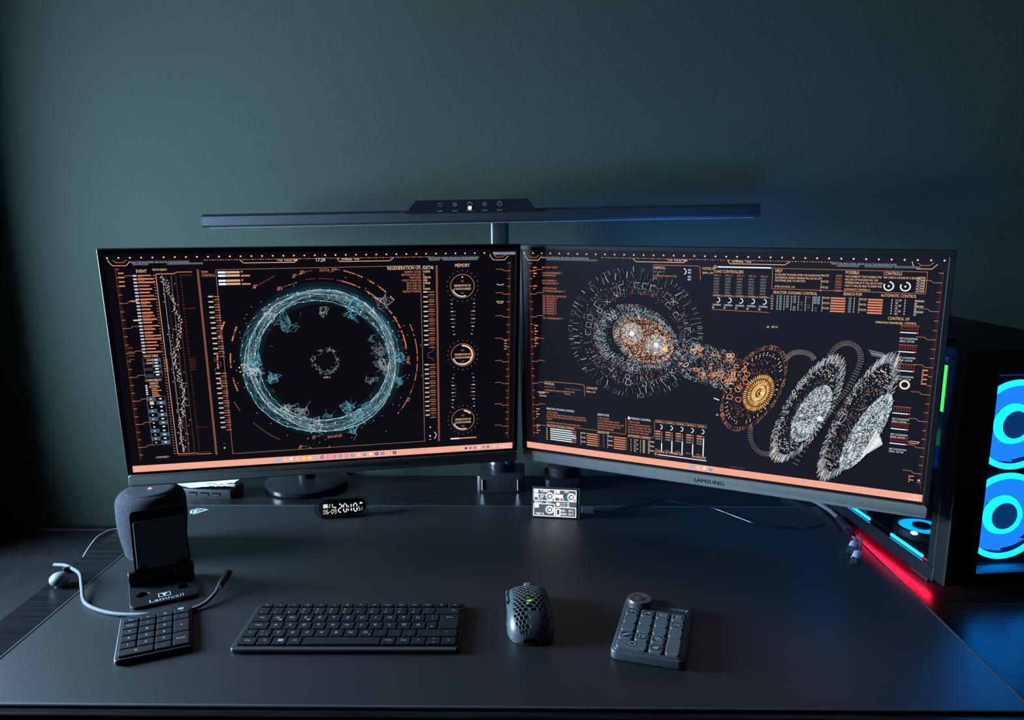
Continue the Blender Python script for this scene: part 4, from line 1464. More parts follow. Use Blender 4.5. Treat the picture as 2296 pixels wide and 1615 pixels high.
# arm rising from the hinge to the back of the holder
obj('arm', xform(prism(B(), rrect(.062, .058, .006, 4, 0, .029), -.0016, .0016), Matrix.Translation((0, .074, .018)) @ Matrix.Rotation(RX(91), 4, 'X')), M['blackmetal'], ST)
HM = Matrix.Translation((.002, .042, .034)) @ Matrix.Rotation(RX(62), 4, 'X')
hold = obj('holder_plate', prism(B(), rrect(.074, .088, .006, 4, 0, .044), -.0022, .0016, .0006, .0006), M['blackmetal'], ST, mtx=HM)
obj('silicone_pad', prism(B(), rrect(.068, .068, .003, 4, .001, .038), .0016, .0036, .0006), M['rubber'], hold)
obj('top_label', prism(B(), rrect(.026, .010, .002, 3, .018, .081), .0016, .0020), M['blackgloss'], hold)
for sx in (-1, 1):
    hk = B()
    P = spline([(0, .003, .000), (0, -.004, .001), (0, -.009, .006), (0, -.0095, .012), (0, -.004, .0165), (0, .006, .0170)], 5)
    rows = []
    for i, p in enumerate(P):
        ww = .0115 if i < len(P) - 3 else .0115 - .0025 * (i - len(P) + 4)
        tdir = (P[min(i + 1, len(P) - 1)] - P[max(i - 1, 0)]).normalized()
        nd = Vector((0, -tdir.z, tdir.y)) * .0018
        rows.append([hk.verts.new((sx * .0255 + s_ * ww, p.y + q * nd.y, p.z + q * nd.z)) for s_, q in ((-1, -1), (1, -1), (1, 1), (-1, 1))])
    for a, b in zip(rows, rows[1:]):
        for i in range(4):
            hk.faces.new((a[i], a[(i + 1) % 4], b[(i + 1) % 4], b[i]))
    hk.faces.new(rows[0]); hk.faces.new(rows[-1][::-1])
    obj('hook', hk, M['blackmetal'], hold)
bm = B()
textmesh(bm, 'Lamicall', .0125, .002, .0045, .0042, 'c', 1.15)
obj('maker_name', bm, M['legend'], ST)
bm = B()
def sqring(bm, cx, cy, w, h, t, z):
    for (x0, x1, y0, y1) in ((cx - w / 2, cx + w / 2, cy + h / 2 - t, cy + h / 2), (cx - w / 2, cx + w / 2, cy - h / 2, cy - h / 2 + t), (cx - w / 2, cx - w / 2 + t, cy - h / 2 + t, cy + h / 2 - t), (cx + w / 2 - t, cx + w / 2, cy - h / 2 + t, cy + h / 2 - t)):
        bm.faces.new([bm.verts.new(p) for p in ((x0, y0, z), (x1, y0, z), (x1, y1, z), (x0, y1, z))])
sqring(bm, 0, .0215, .016, .012, .0011, .0042)
bm.faces.new([bm.verts.new(p) for p in ((-.005, .0255, .0042), (.005, .0255, .0042), (.0014, .022, .0042), (.0014, .018, .0042), (-.0014, .018, .0042), (-.0014, .022, .0042))])
obj('maker_emblem', bm, M['legend'], ST)

# braided cable with plug, resting in a round grey weight at the desk edge
t = thing('charging_cable', 'grey braided charging cable curving around the phone stand and under the number pad', 'cable', (-0.55, 0.93, 0.0))
o0 = Vector((-0.55, 0.93, 0))
cp = [(-.722, 1.058, .010), (-.700, 1.048, .014), (-.683, 1.036, .016), (-.660, 1.020, .014), (-.640, .990, .008), (-.618, .958, .0035), (-.588, .938, .0030), (-.552, .9265, .0030), (-.508, .9265, .0030), (-.470, .9345, .0030), (-.449, .950, .0040), (-.441, .968, .008), (-.4385, .984, .0125)]
obj('braid', tube(B(), spline([Vector(p) - o0 for p in cp], 7), .0026, 10), M['braid'], t, smooth=True)
dp = (Vector((-.4335, 1.013, .022)) - Vector((-.4385, .984, .0125)))
pp = [Vector((-.4385, .984, .0125)) - o0 + dp * k for k in (0, .35, .4, 1.0)]
obj('strain_relief', tube(B(), [pp[0] - dp * .1, pp[0] + dp * .12], .0036, 12), M['steel'], t, smooth=True)
obj('plug_body', tube(B(), [pp[0] + dp * .1, pp[0] + dp * .16, pp[3]], lambda u: .0048 if u > .2 else .0042, 14), M['black'], t, smooth=True)
obj('plug_tip', tube(B(), [pp[3], pp[3] + dp * .3], .0036, 12, flat=.6), M['steel'], t, smooth=True)
t = thing('cable_holder', 'round light grey cable weight holding the braided cable at the desk edge', 'cable holder', (-0.690, 1.018, DZ), RX(25))
obj('ball', lathe(B(), [(.0, 0), (.007, .0001)] + [(.0135 * cos(RX(a)), .0102 + .0102 * sin(RX(a))) for a in range(-56, 90, 8)] + [(0, .0204)], 40), M['weight'], t, smooth=True)
obj('clip_tab', box(B(), .004, .020, .010, .016, .012, .022, .002), M['black'], t)

# usb hub and papers behind the speaker
t = thing('usb_hub', 'flat black USB hub with three ports under paper notes behind the speaker', 'usb hub', (-0.622, 1.395, DZ), RX(-6))
obj('body', prism(B(), rrect(.118, .050, .006, 4), 0, .018, .002), M['black'], t, smooth=True)
for k in range(3):
    p = obj('port', box(B(), -.022 + k * .024 - .008, -.022 + k * .024 + .008, -.0256, -.024, .006, .0125), M['blackgloss'], t)
    obj('port_tongue', box(B(), -.022 + k * .024 - .007, -.022 + k * .024 + .007, -.0262, -.0256, .0065, .0085), M['steel'], p)
def sheet(pts, z, thick, wob, seed):
    """a slightly curled sheet of paper from a quad outline"""
    rnd = random.Random(seed)
    n, m = 9, 5
    bm = B()
    a, b, c, d = [Vector((p[0], p[1], 0)) for p in pts]
    ph = rnd.random() * 6
    G = {}
    for lay in (0, 1):
        for i in range(n + 1):
            for j in range(m + 1):
                u, v = i / n, j / m
                p = (a * (1 - u) + b * u) * (1 - v) + (d * (1 - u) + c * u) * v
                zz = z + wob * (sin(3.1 * u * 2 + ph) * .5 + .5) * (1 - .5 * v) + wob * .4 * sin(5 * v + ph)
                G[lay, i, j] = bm.verts.new((p.x + (rnd.gauss(0, .0009) if j in (0, m) else 0), p.y + (rnd.gauss(0, .0009) if j in (0, m) else 0), zz + lay * thick))
    for i in range(n):
        for j in range(m):
            bm.faces.new((G[1, i, j], G[1, i + 1, j], G[1, i + 1, j + 1], G[1, i, j + 1]))
            bm.faces.new((G[0, i, j], G[0, i, j + 1], G[0, i + 1, j + 1], G[0, i + 1, j]))
    for i in range(n):
        bm.faces.new((G[0, i, 0], G[0, i + 1, 0], G[1, i + 1, 0], G[1, i, 0])); bm.faces.new((G[0, i + 1, m], G[0, i, m], G[1, i, m], G[1, i + 1, m]))
    for j in range(m):
        bm.faces.new((G[0, 0, j + 1], G[0, 0, j], G[1, 0, j], G[1, 0, j + 1])); bm.faces.new((G[0, n, j], G[0, n, j + 1], G[1, n, j + 1], G[1, n, j]))
    return bm
tag(obj('paper_note', sheet([(-.683, 1.374), (-.612, 1.366), (-.610, 1.410), (-.675, 1.414)], .0165, .0006, .004, 4), M['paper'], smooth=True), 'crumpled white paper slip lying on the left half of the hub', 'paper')
t = thing('note_pad', 'thin pale green note pad lying on the right half of the hub', 'note pad', (-.594, 1.392, .0215), RX(-4))
for k in range(4):
    obj('sheet', sheet([(-.034, -.026), (.034, -.024 + .001 * k), (.030, .024), (-.030, .026)], .0012 * k, .0004, .0012 + .0006 * k, 10 + k), M['paper2'], t, smooth=True)

# ------------------------------------------------------------------ clock and status display
CLK = thing('desk_clock', 'pill shaped clear digital clock glowing 20:10 below the left monitor', 'clock', (-0.330, 1.268, 0.0), RX(12))
CM = Matrix.Translation((0, 0, .0012)) @ Matrix.Rotation(RX(75), 4, 'X')
obj('clear_shell', prism(B(), rrect(.0965, .036, .0175, 10, 0, .018), -.016, .004, .003, .003), M['clear'], CLK, mtx=CM, smooth=True)
core = obj('display_module', prism(B(), rrect(.084, .027, .0125, 8, 0, .018), -.013, .0005, .001), M['blackgloss'], CLK, mtx=CM, smooth=True)
c = Canvas(440, 140, .082, .026)
YW = srgb(255, 250, 225)
SEG = {'0': 'abcdef', '1': 'bc', '2': 'abged', '3': 'abgcd', '5': 'afgcd', '6': 'afgedc', '9': 'abcdfg'}
def seven(c, x, y, w, h, ch, t, col):
    g = t * .35
    P = dict(a=(x, y, x + w, y), b=(x + w, y, x + w, y + h / 2), c=(x + w, y + h / 2, x + w, y + h), d=(x, y + h, x + w, y + h), e=(x, y + h / 2, x, y + h), f=(x, y, x, y + h / 2), g=(x, y + h / 2, x + w, y + h / 2))
    for s in SEG[ch]:
        x1, y1, x2, y2 = P[s]
        dx, dy = (g + t * .2) * (1 if x2 > x1 else 0), (g + t * .2) * (1 if y2 > y1 else 0)
        c.line(x1 + dx, y1 + dy, x2 - dx, y2 - dy, t, col)
c.rect(44, 34, 42, 36, YW)
for i, ch in enumerate('23'):
    seven(c, 96 + i * 24, 38, 14, 30, ch, 5, YW)
c.rect(140, 64, 26, 12, YW)
for i, ch in enumerate('06'):
    seven(c, 46 + i * 27, 88, 17, 38, ch, 6, YW)
c.line(98, 108, 112, 108, 6, YW)
for i, ch in enumerate('09'):
    seven(c, 120 + i * 27, 88, 17, 38, ch, 6, YW)
for x, ch in ((186, '2'), (234, '0'), (308, '1'), (330, '0')):
    seven(c, x if ch != '1' else x - 32, 42, 30, 76, ch, 11, srgb(255, 255, 250))
c.rect(276, 62, 9, 16, WH); c.rect(276, 92, 9, 16, WH)
for x, ch in ((374, '5'), (392, '1')):
    seven(c, x, 78, 16, 36, ch, 6, YW)
c.rect(388, 34, 24, 18, WH)
c.build('digits', core, .0008, .0002, loc=(0, .005, .0002))
for k in range(8):
    cyl_b = cyl(B(), -.026 + k * .0075, .0335 if k % 2 else .0025, -.006, -.004, .0008, 8)
    obj('component', cyl_b, M['steel'], CLK, mtx=CM)

t = thing('status_display', 'small bright white hardware monitor display standing between the two monitors', 'display', (0.0535, 1.268, 0.0), RX(-7))
SM = Matrix.Translation((0, 0, .0004)) @ Matrix.Rotation(RX(82), 4, 'X')
dw, dh = .086, .054
obj('body', box(B(), -dw / 2, dw / 2, 0, dh, -.010, 0, .0012, 2), M['graphite'], t, mtx=SM)
obj('stand_foot', box(B(), -.02, .02, .010, .022, .0005, .010, .001), M['black'], t)
sc2 = obj('screen', box(B(), -dw / 2 + .0015, dw / 2 - .006, .0015, dh - .0015, 0, .0006), M['panel'], t, mtx=SM)
c = Canvas(480, 320, dw - .0085, dh - .004)
HB = srgb(84, 100, 108)
c.rect(2, 2, 476, 316, HB)
W2 = (1.6, 1.65, 1.7)
def gauge(cx, cy, r):
    for i in range(36):
        a = i * 10
        hue = .5 + .5 * cos(RX(a - 60))
        col = mixc((1.5, 1.45, 1.5), (.35, 1.1, 1.5), max(0, cos(RX(a - 140))))
        if a > 300 or a < 20:
            col = (1.3, 1.0, 1.5)
        c.arc(cx, cy, r, a, a + 10.5, r * .42, col, 2)
for (x, y, w_, h_) in ((6, 6, 228, 128), (240, 6, 232, 128), (6, 172, 228, 140), (240, 206, 232, 106)):
    c.frame(x, y, w_, h_, 8, W2)
for (x, y) in ((182, 84), (420, 84), (182, 238)):
    gauge(x, y, 38)
    c.rect(x - 14, y - 14, 30, 28, W2)
for (x, y, w_, h_) in ((14, 12, 40, 34), (14, 54, 42, 44), (252, 12, 40, 34), (250, 58, 78, 38), (16, 180, 46, 40), (256, 150, 36, 38)):
    c.rect(x, y, w_, h_, (1.25, 1.4, 1.45))
c.text(72, 38, 'TURBO', 40, W2); c.text(340, 36, 'CPU', 34, W2)
c.text(60, 72, '4.60GHz', 26, W2); c.text(70, 96, '42W', 28, W2); c.text(44, 124, '43°C', 36, W2)
c.text(280, 124, '55°C', 36, W2)
c.text(10, 164, '2023.6.9', 30, W2); c.text(140, 166, '20:11', 34, W2)
c.text(302, 168, 'U: 0.1 KB', 30, W2); c.text(302, 198, 'D: 0.1 KB', 30, W2)
c.text(26, 300, '7487 M', 36, W2)
c.frame(258, 226, 40, 70, 12, W2)
c.rect(272, 240, 10, 40, srgb(40, 50, 56)); c.rect(272, 268, 18, 12, srgb(40, 50, 56))
c.text(308, 254, 'SSD:', 34, W2); c.text(390, 254, '55°C', 34, W2)
c.text(308, 292, 'HDD:', 34, W2); c.text(390, 292, '42°C', 34, W2)
c.build('readout', sc2, .0008, .0002, loc=(-.00225, .002, 0))
t2 = thing('display_cable', 'black cable with grey plug leading from the small display along the desk to the right', 'cable', (0.12, 1.29, 0))
oo = Vector((.12, 1.29, 0))
obj('plug', box(B(), -.020, .003, -.034, -.026, .014, .024, .001), M['graphite'], t2, rot=(0, 0, RX(-4)))
obj('sheath', tube(B(), spline([Vector(p) - oo for p in ((.122, 1.259, .018), (.138, 1.262, .014), (.155, 1.285, .006), (.178, 1.312, .003), (.215, 1.322, .003), (.255, 1.350, .002), (.293, 1.335, .002), (.341, 1.312, .003), (.377, 1.270, .0025), (.404, 1.240, .0025), (.447, 1.228, .0025), (.500, 1.230, .0025), (.525, 1.26, .0025), (.50, 1.34, .002))], 7), .0015, 8), M['blackgloss'], t2, smooth=True)

# ------------------------------------------------------------------ keyboard and number pad
def keymesh(w, d, h=.0022, r=.0016):
    bm = prism(B(), rrect(w, d, min(r, w * .3, d * .3), 3), 0, h, .0006)
    me = bpy.data.meshes.new('key')
    bmesh.ops.recalc_face_normals(bm, faces=bm.faces)
    bm.to_mesh(me); bm.free()
    me.materials.append(M['key'])
    return me
KM = {}
def key(parent, x, y, w, d, leg=None, z=.0065, mm='key'):
    k = (round(w, 4), round(d, 4))
    if k not in KM:
        KM[k] = keymesh(w, d)
    o = bpy.data.objects.new('key', KM[k])
    COL.objects.link(o)
    o.parent = parent
    o.location = (x, y, z)
    if leg:
        bm = B()
        for (tx, ox, oy, s) in leg:
            if tx == 'winlogo':
                for a in (0, 1):
                    for b in (0, 1):
                        x0, y0 = ox + (a - 1) * s * .62, oy + (b - 1) * s * .5
                        bm.faces.new([bm.verts.new(p) for p in ((x0, y0, .00225), (x0 + s * .55, y0, .00225), (x0 + s * .55, y0 + s * .44, .00225), (x0, y0 + s * .44, .00225))])
            elif tx == 'bar':
                bm.faces.new([bm.verts.new(p) for p in ((ox - s, oy - .0004, .00225), (ox + s, oy - .0004, .00225), (ox + s, oy + .0004, .00225), (ox - s, oy + .0004, .00225))])
                bm.faces.new([bm.verts.new(p) for p in ((ox - s, oy - .0015, .00225), (ox - s + .0008, oy - .0015, .00225), (ox - s + .0008, oy + .0015, .00225), (ox - s, oy + .0015, .00225))])
            else:
                textmesh(bm, tx, s, ox, oy - s * .34, .00225, 'c', 1.1)
        lo_ = obj('key_legend', bm, M['legend'], o)
    return o

KB = thing('computer_keyboard', 'slim black compact keyboard with white letters in front of the left monitor', 'keyboard', (-0.2257, 0.8972, 0.0), 0.0123)
kw, kd = .2847, .1127
obj('body', prism(B(), rrect(kw, kd, .006, 5), .0005, .0062, .0018, .001, 3), M['kbbody'], KB, smooth=True)
tubeb = tube(B(), [(-kw / 2 + .004, -kd / 2 + .0015, .0046), (kw / 2 - .004, -kd / 2 + .0015, .0046)], .0026, 12)
obj('front_edge', tubeb, mat('keyboard_rim', (.05, .055, .06), .25, spec=.6), KB, smooth=True)
U = .01888
left = -kw / 2 + .0045
top = kd / 2 - .0045
rowh = .0182
gap = .0022
def row(y, d, items):
    x = left
    for (wu, leg) in items:
        w_ = wu * U
        key(KB, x + w_ / 2, y, w_ - gap, d - gap, leg)
        x += w_
def L1(s, size=.0062):
    return [(s, -.001, .0008, size)]
frow = []
fn = ['Esc', 'o', '<', '<)', '<))', '-|', '[]', 'P', 'O', 'Druck', 'Entf', 'Pos1', 'Ende', '8', 'del']
for s in fn:
    frow.append((14.6 / 15, [(s, 0, 0, .0042 if len(s) < 3 else .003)]))
row(top - .0045, .0105, frow)
y = top - .0108 - rowh / 2
nums = [('°', '^'), ('!', '1'), ('"', '2'), ('#', '3'), ('$', '4'), ('%', '5'), ('&', '6'), ('/', '7'), ('(', '8'), (')', '9'), ('=', '0'), ('?', 'ß'), ('~', "'")]
row(y, rowh, [(.985, [(a, -.002, .0036, .0042), (b, -.002, -.0034, .0046)]) for a, b in nums] + [(1.79, [('<=', .007, .001, .005)])])
y -= rowh
row(y, rowh, [(1.36, [('Tab', 0, .001, .0042)])] + [(.985, L1(s) + ([('@', .004, -.004, .0042)] if s in 'QE' else [])) for s in 'QWERTZUIOPÜ'] + [(.985, [('*', 0, .003, .004), ('+', 0, -.003, .004)])])
# enter key spans two rows
key(KB, left + (1.36 + 12 * .985) * U + (14.6 - 1.36 - 12 * .985) * U / 2, y - rowh / 2, (14.6 - 1.36 - 12 * .985) * U - gap, 2 * rowh - gap, [('bar', 0, .010, .004)])
y -= rowh
row(y, rowh, [(1.52, [('Caps', 0, .001, .004)])] + [(.985, L1(s)) for s in 'ASDFGHJKLÖÄ'] + [(.80, [("'", 0, .003, .004), ('#', 0, -.003, .004)])])
y -= rowh
row(y, rowh, [(1.0, [('^', 0, .001, .005)]), (.985, [('>', -.003, .003, .004), ('<', -.003, -.003, .004), ('|', .004, -.003, .004)])] + [(.985, L1(s) + ([('u', .005, -.004, .004)] if s == 'M' else [])) for s in 'YXCVBNM'] + [(.985, [(a, 0, .003, .004), (b, 0, -.003, .004)]) for a, b in ((';', ','), (':', '.'), ('_', '-'))] + [(14.6 - 1.0 - 11 * .985, [('^', .012, .001, .005)])])
y -= rowh
row(y, rowh * .98, [(1.33, [('Strg', 0, .001, .004)]), (1.0, [('Fn', 0, .001, .004)]), (1.0, [('winlogo', .001, .001, .0052)]), (1.0, [('Alt', 0, .001, .004)]), (5.24, None), (1.0, [('AltGr', 0, .001, .0036)]), (1.0, [('[=]', 0, .001, .0044)]), (1.0, [('<', 0, .001, .005)]), (1.0, [('^', 0, .004, .005), ('v', 0, -.003, .005)]), (1.03, [('>', 0, .001, .005)])])

NP = thing('number_pad', 'small black wireless number pad lying askew in front of the phone stand', 'number pad', (-0.4790, 0.8795, 0.0), RX(24))
nw, nd = .0885, .1120
obj('body', prism(B(), rrect(nw, nd, .006, 5), .0005, .0062, .0018, .001, 3), M['kbbody'], NP, smooth=True)
obj('front_edge', tube(B(), [(-nw / 2 + .004, -nd / 2 + .0015, .0046), (nw / 2 - .004, -nd / 2 + .0015, .0046)], .0026, 12), M['kbbody'], NP, smooth=True)
bm = B()
for a in (0, 1):
    for b in (0, 1):
        x0, y0 = .026 + a * .0036, .0468 + b * .0026
        bm.faces.new([bm.verts.new(p) for p in ((x0, y0, .00625), (x0 + .0034, y0, .00625), (x0 + .0034, y0 + .0024, .00625), (x0, y0 + .0024, .00625))])
obj('maker_emblem', bm, M['legend'], NP)
cw, rh = .0205, .0166
x0, y0 = -nw / 2 + .0035, -nd / 2 + .005
def nkey(cx, cy, wu, hu, s, size=.006):
    key(NP, x0 + (cx + wu / 2) * cw, y0 + (cy + hu / 2) * rh, wu * cw - gap, hu * rh - gap, [(s, 0, .0005, size)] if s else None)
nkey(0, 0, 2, 1, '0'); nkey(2, 0, 1, 1, ',')
for r_, trip in enumerate(('123', '456', '789')):
    for c_, s in enumerate(trip):
        nkey(c_, r_ + 1, 1, 1, s)
nkey(3, 0, 1, 2, 'Enter', .0045); nkey(3, 2, 1, 2, '+')
nkey(0, 4, 1, 1, 'Num', .0045); nkey(1, 4, 1, 1, '/'); nkey(2, 4, 1, 1, '*'); nkey(3, 4, 1, 1, '-')
nkey(0, 5, 1, .75, 'Esc', .0038); nkey(1, 5, 1, .75, '='); nkey(2, 5, 1, .75, '%'); nkey(3, 5, 1, .75, '<')

# ------------------------------------------------------------------ mouse with honeycomb shell
MS = thing('computer_mouse', 'grey honeycomb shell mouse with a green light inside, right of the keyboard', 'mouse', (0.004, 0.9215, 0.0), RX(3))
def mW(s):
    u = s / .062
    w_ = .0300 + .0018 * cos(PI * (u + .9) / 1.0) * .9
    w_ = .0285 + .0026 * abs(u) ** 1.2 + (.0012 if u < 0 else 0)
    return w_ * max(0.02, 1 - abs(u) ** (7 if u > 0 else 5)) ** .5
def mH(s):
    u = s / .062
    if u < -.12:
        return .0385 * math.sqrt(max(.005, 1 - (min(1.0, (-u - .12) / .885)) ** 2.3))
    return (.0385 - .0105 * (u + .12) ** 1.5 * 1.35) * max(.02, 1 - abs(u) ** 10) ** .38
# arc length along the back of the mouse, so the cells keep their size where it curves down
ARC = []
acc = 0.0
prev = None
for k in range(401):
    s_ = .0605 - .1215 * k / 400
    p = (s_, mH(s_))
    if prev:
        acc += math.dist(p, prev)
    ARC.append((acc, s_)); prev = p
TOT = acc
def s_of(a):
    a = max(0, min(TOT, a))
    lo_i, hi_i = 0, 400
    while hi_i - lo_i > 1:
        m_ = (lo_i + hi_i) // 2
        if ARC[m_][0] <= a:
            lo_i = m_
        else:
            hi_i = m_
    a0, s0 = ARC[lo_i]; a1, s1 = ARC[hi_i]
    return s0 + (s1 - s0) * ((a - a0) / max(1e-9, a1 - a0))
def mS(s, phi):
    w_, h_ = mW(s), mH(s)
    z0 = .0025
    a = abs(phi)
    x = w_ * math.copysign(abs(sin(a)) ** .72, phi)
    z = z0 + (max(h_, .0030) - z0) * max(0, cos(a)) ** .62
    return Vector((x, s, z))
bm = B()
hr = .0040
amax = RX(89.5)
arc = .034
cache = {}
def vert(a, t_):
    p = max(-amax, min(amax, a / arc * 1.0)); t_ = max(0, min(TOT, t_))
    k = (round(p, 4), round(t_, 5))
    if k not in cache:
        cache[k] = bm.verts.new(mS(s_of(t_), p))
    return cache[k]
def face(vs):
    out = []
    for v in vs:
        if v not in out:
            out.append(v)
    if len(out) > 2:
        try:
            bm.faces.new(out)
        except ValueError:
            pass
dxh, dyh = hr * math.sqrt(3), hr * 1.5
for j in range(-1, int(TOT / dyh) + 3):
    for i in range(-10, 11):
        ca = (i + .5 * (j % 2)) * dxh
        ct = j * dyh
        if abs(ca) > arc * amax + hr:
            continue
        phi = ca / arc
        cs = s_of(ct)
        hexp = [(ca + hr * cos(RX(30 + 60 * k)), ct + hr * sin(RX(30 + 60 * k))) for k in range(6)]
        hole = .016 < ct < TOT - .0075 and -.66 < phi < 1.30 and not (abs(phi) < .17 and cs > .026) and not (cs < -.034 and -.05 < phi < .45)
        if cs > .036 and abs(phi) > .9:
            hole = False
        O = [vert(*p) for p in hexp]
        if not hole:
            c0 = vert(ca, ct)
            for k in range(6):
                face([c0, O[k], O[(k + 1) % 6]])
        else:
            I = [vert(ca + hr * .70 * cos(RX(30 + 60 * k)), ct + hr * .70 * sin(RX(30 + 60 * k))) for k in range(6)]
            for k in range(6):
                face([O[k], O[(k + 1) % 6], I[(k + 1) % 6], I[k]])
sh = obj('honeycomb_shell', bm, M['mouse'], MS, smooth=True)
md = sh.modifiers.new('solid', 'SOLIDIFY')
md.thickness = .0013
md.offset = -1
pts = [(mW(s) * .97, s) for s in [-.0595 + .119 * k / 20 for k in range(21)]]
outline = pts + [(-x, s) for x, s in pts[::-1]]
obj('bottom_shell', prism(B(), outline, .0006, .0038, .001), M['mousein'], MS, smooth=True)
obj('circuit_board', box(B(), -.015, .015, -.030, .045, .006, .0075), M['mousein'], MS)
obj('battery', prism(B(), rrect(.024, .030, .004, 4, .002, -.028), .0075, .014, .001), M['black'], MS)
wl = xform(lathe(B(), [(.0080, -.0042), (.0100, -.0032), (.0100, .0032), (.0080, .0042)], 28), Matrix.Translation((0, .0465, .0195)) @ Matrix.Rotation(PI / 2, 4, 'Y'))
obj('scroll_wheel', wl, M['rubber'], MS, smooth=True)
for k in (0, 1):
    P = [mS(.004 + .024 * k + .020 * q / 6, -1.12) + Vector((-.0008, 0, .001)) for q in range(7)]
    obj('side_button', tube(B(), P, .0026, 10, flat=1.0), M['mouse'], MS, smooth=True)
obj('led', box(B(), -.0035, .0035, -.004, .004, .0255, .029, .001), emat('green_led', (.25, 1.0, .02), 1.6), MS)
obj('led_post', box(B(), -.002, .002, -.002, .002, .0075, .0255), M['black'], MS)
for (x, y) in ((-.012, .05), (.012, .05), (0, -.05)):
    obj('glide_foot', prism(B(), rrect(.014, .006, .002, 3, x, y), 0, .0008), M['white'], MS)

# ------------------------------------------------------------------ shortcut keypad with dial
KP = thing('shortcut_keypad', 'graphite shortcut keypad with a round dial and icon keys at the right', 'keypad', (0.1640, 0.8870, 0.0), RX(-16))
pw_, pd_ = .0900, .1395
obj('body', prism(B(), rrect(pw_, pd_, .009, 6), .0008, .0125, .0022, .0015, 3), M['graphite'], KP, smooth=True)
obj('top_plate', prism(B(), rrect(pw_ - .005, pd_ - .005, .008, 6), .0125, .0142, .0012), M['graphite'], KP, smooth=True)
dl = obj('dial', lathe(B(), [(.0172, .0142), (.0172, .0150), (.0162, .0152), (.0162, .0225), (.0152, .0240), (.0085, .0240), (.0080, .0234), (.0, .0230)], 56), M['dialmetal'], KP, loc=(-.0245, .0475, 0), smooth=True)
obj('dial_button', lathe(B(), [(.0072, .0228), (.0072, .0238), (.0062, .0243), (0, .0243)], 32), M['dialmetal'], dl, smooth=True)
bm = textmesh(B(), 'HUION', .0078, .0215, .0440, .01435, 'c', 1.35)
obj('maker_name', bm, M['legend'], KP)
obj('maker_dot', lathe(B(), [(.0012, .01435), (.0012, .0146), (0, .0146)], 10), M['legend'], KP, loc=(.0385, .0475, 0))
KM2 = {}
RIM = mat('keypad_icon_well', (.010, .012, .014), .5)
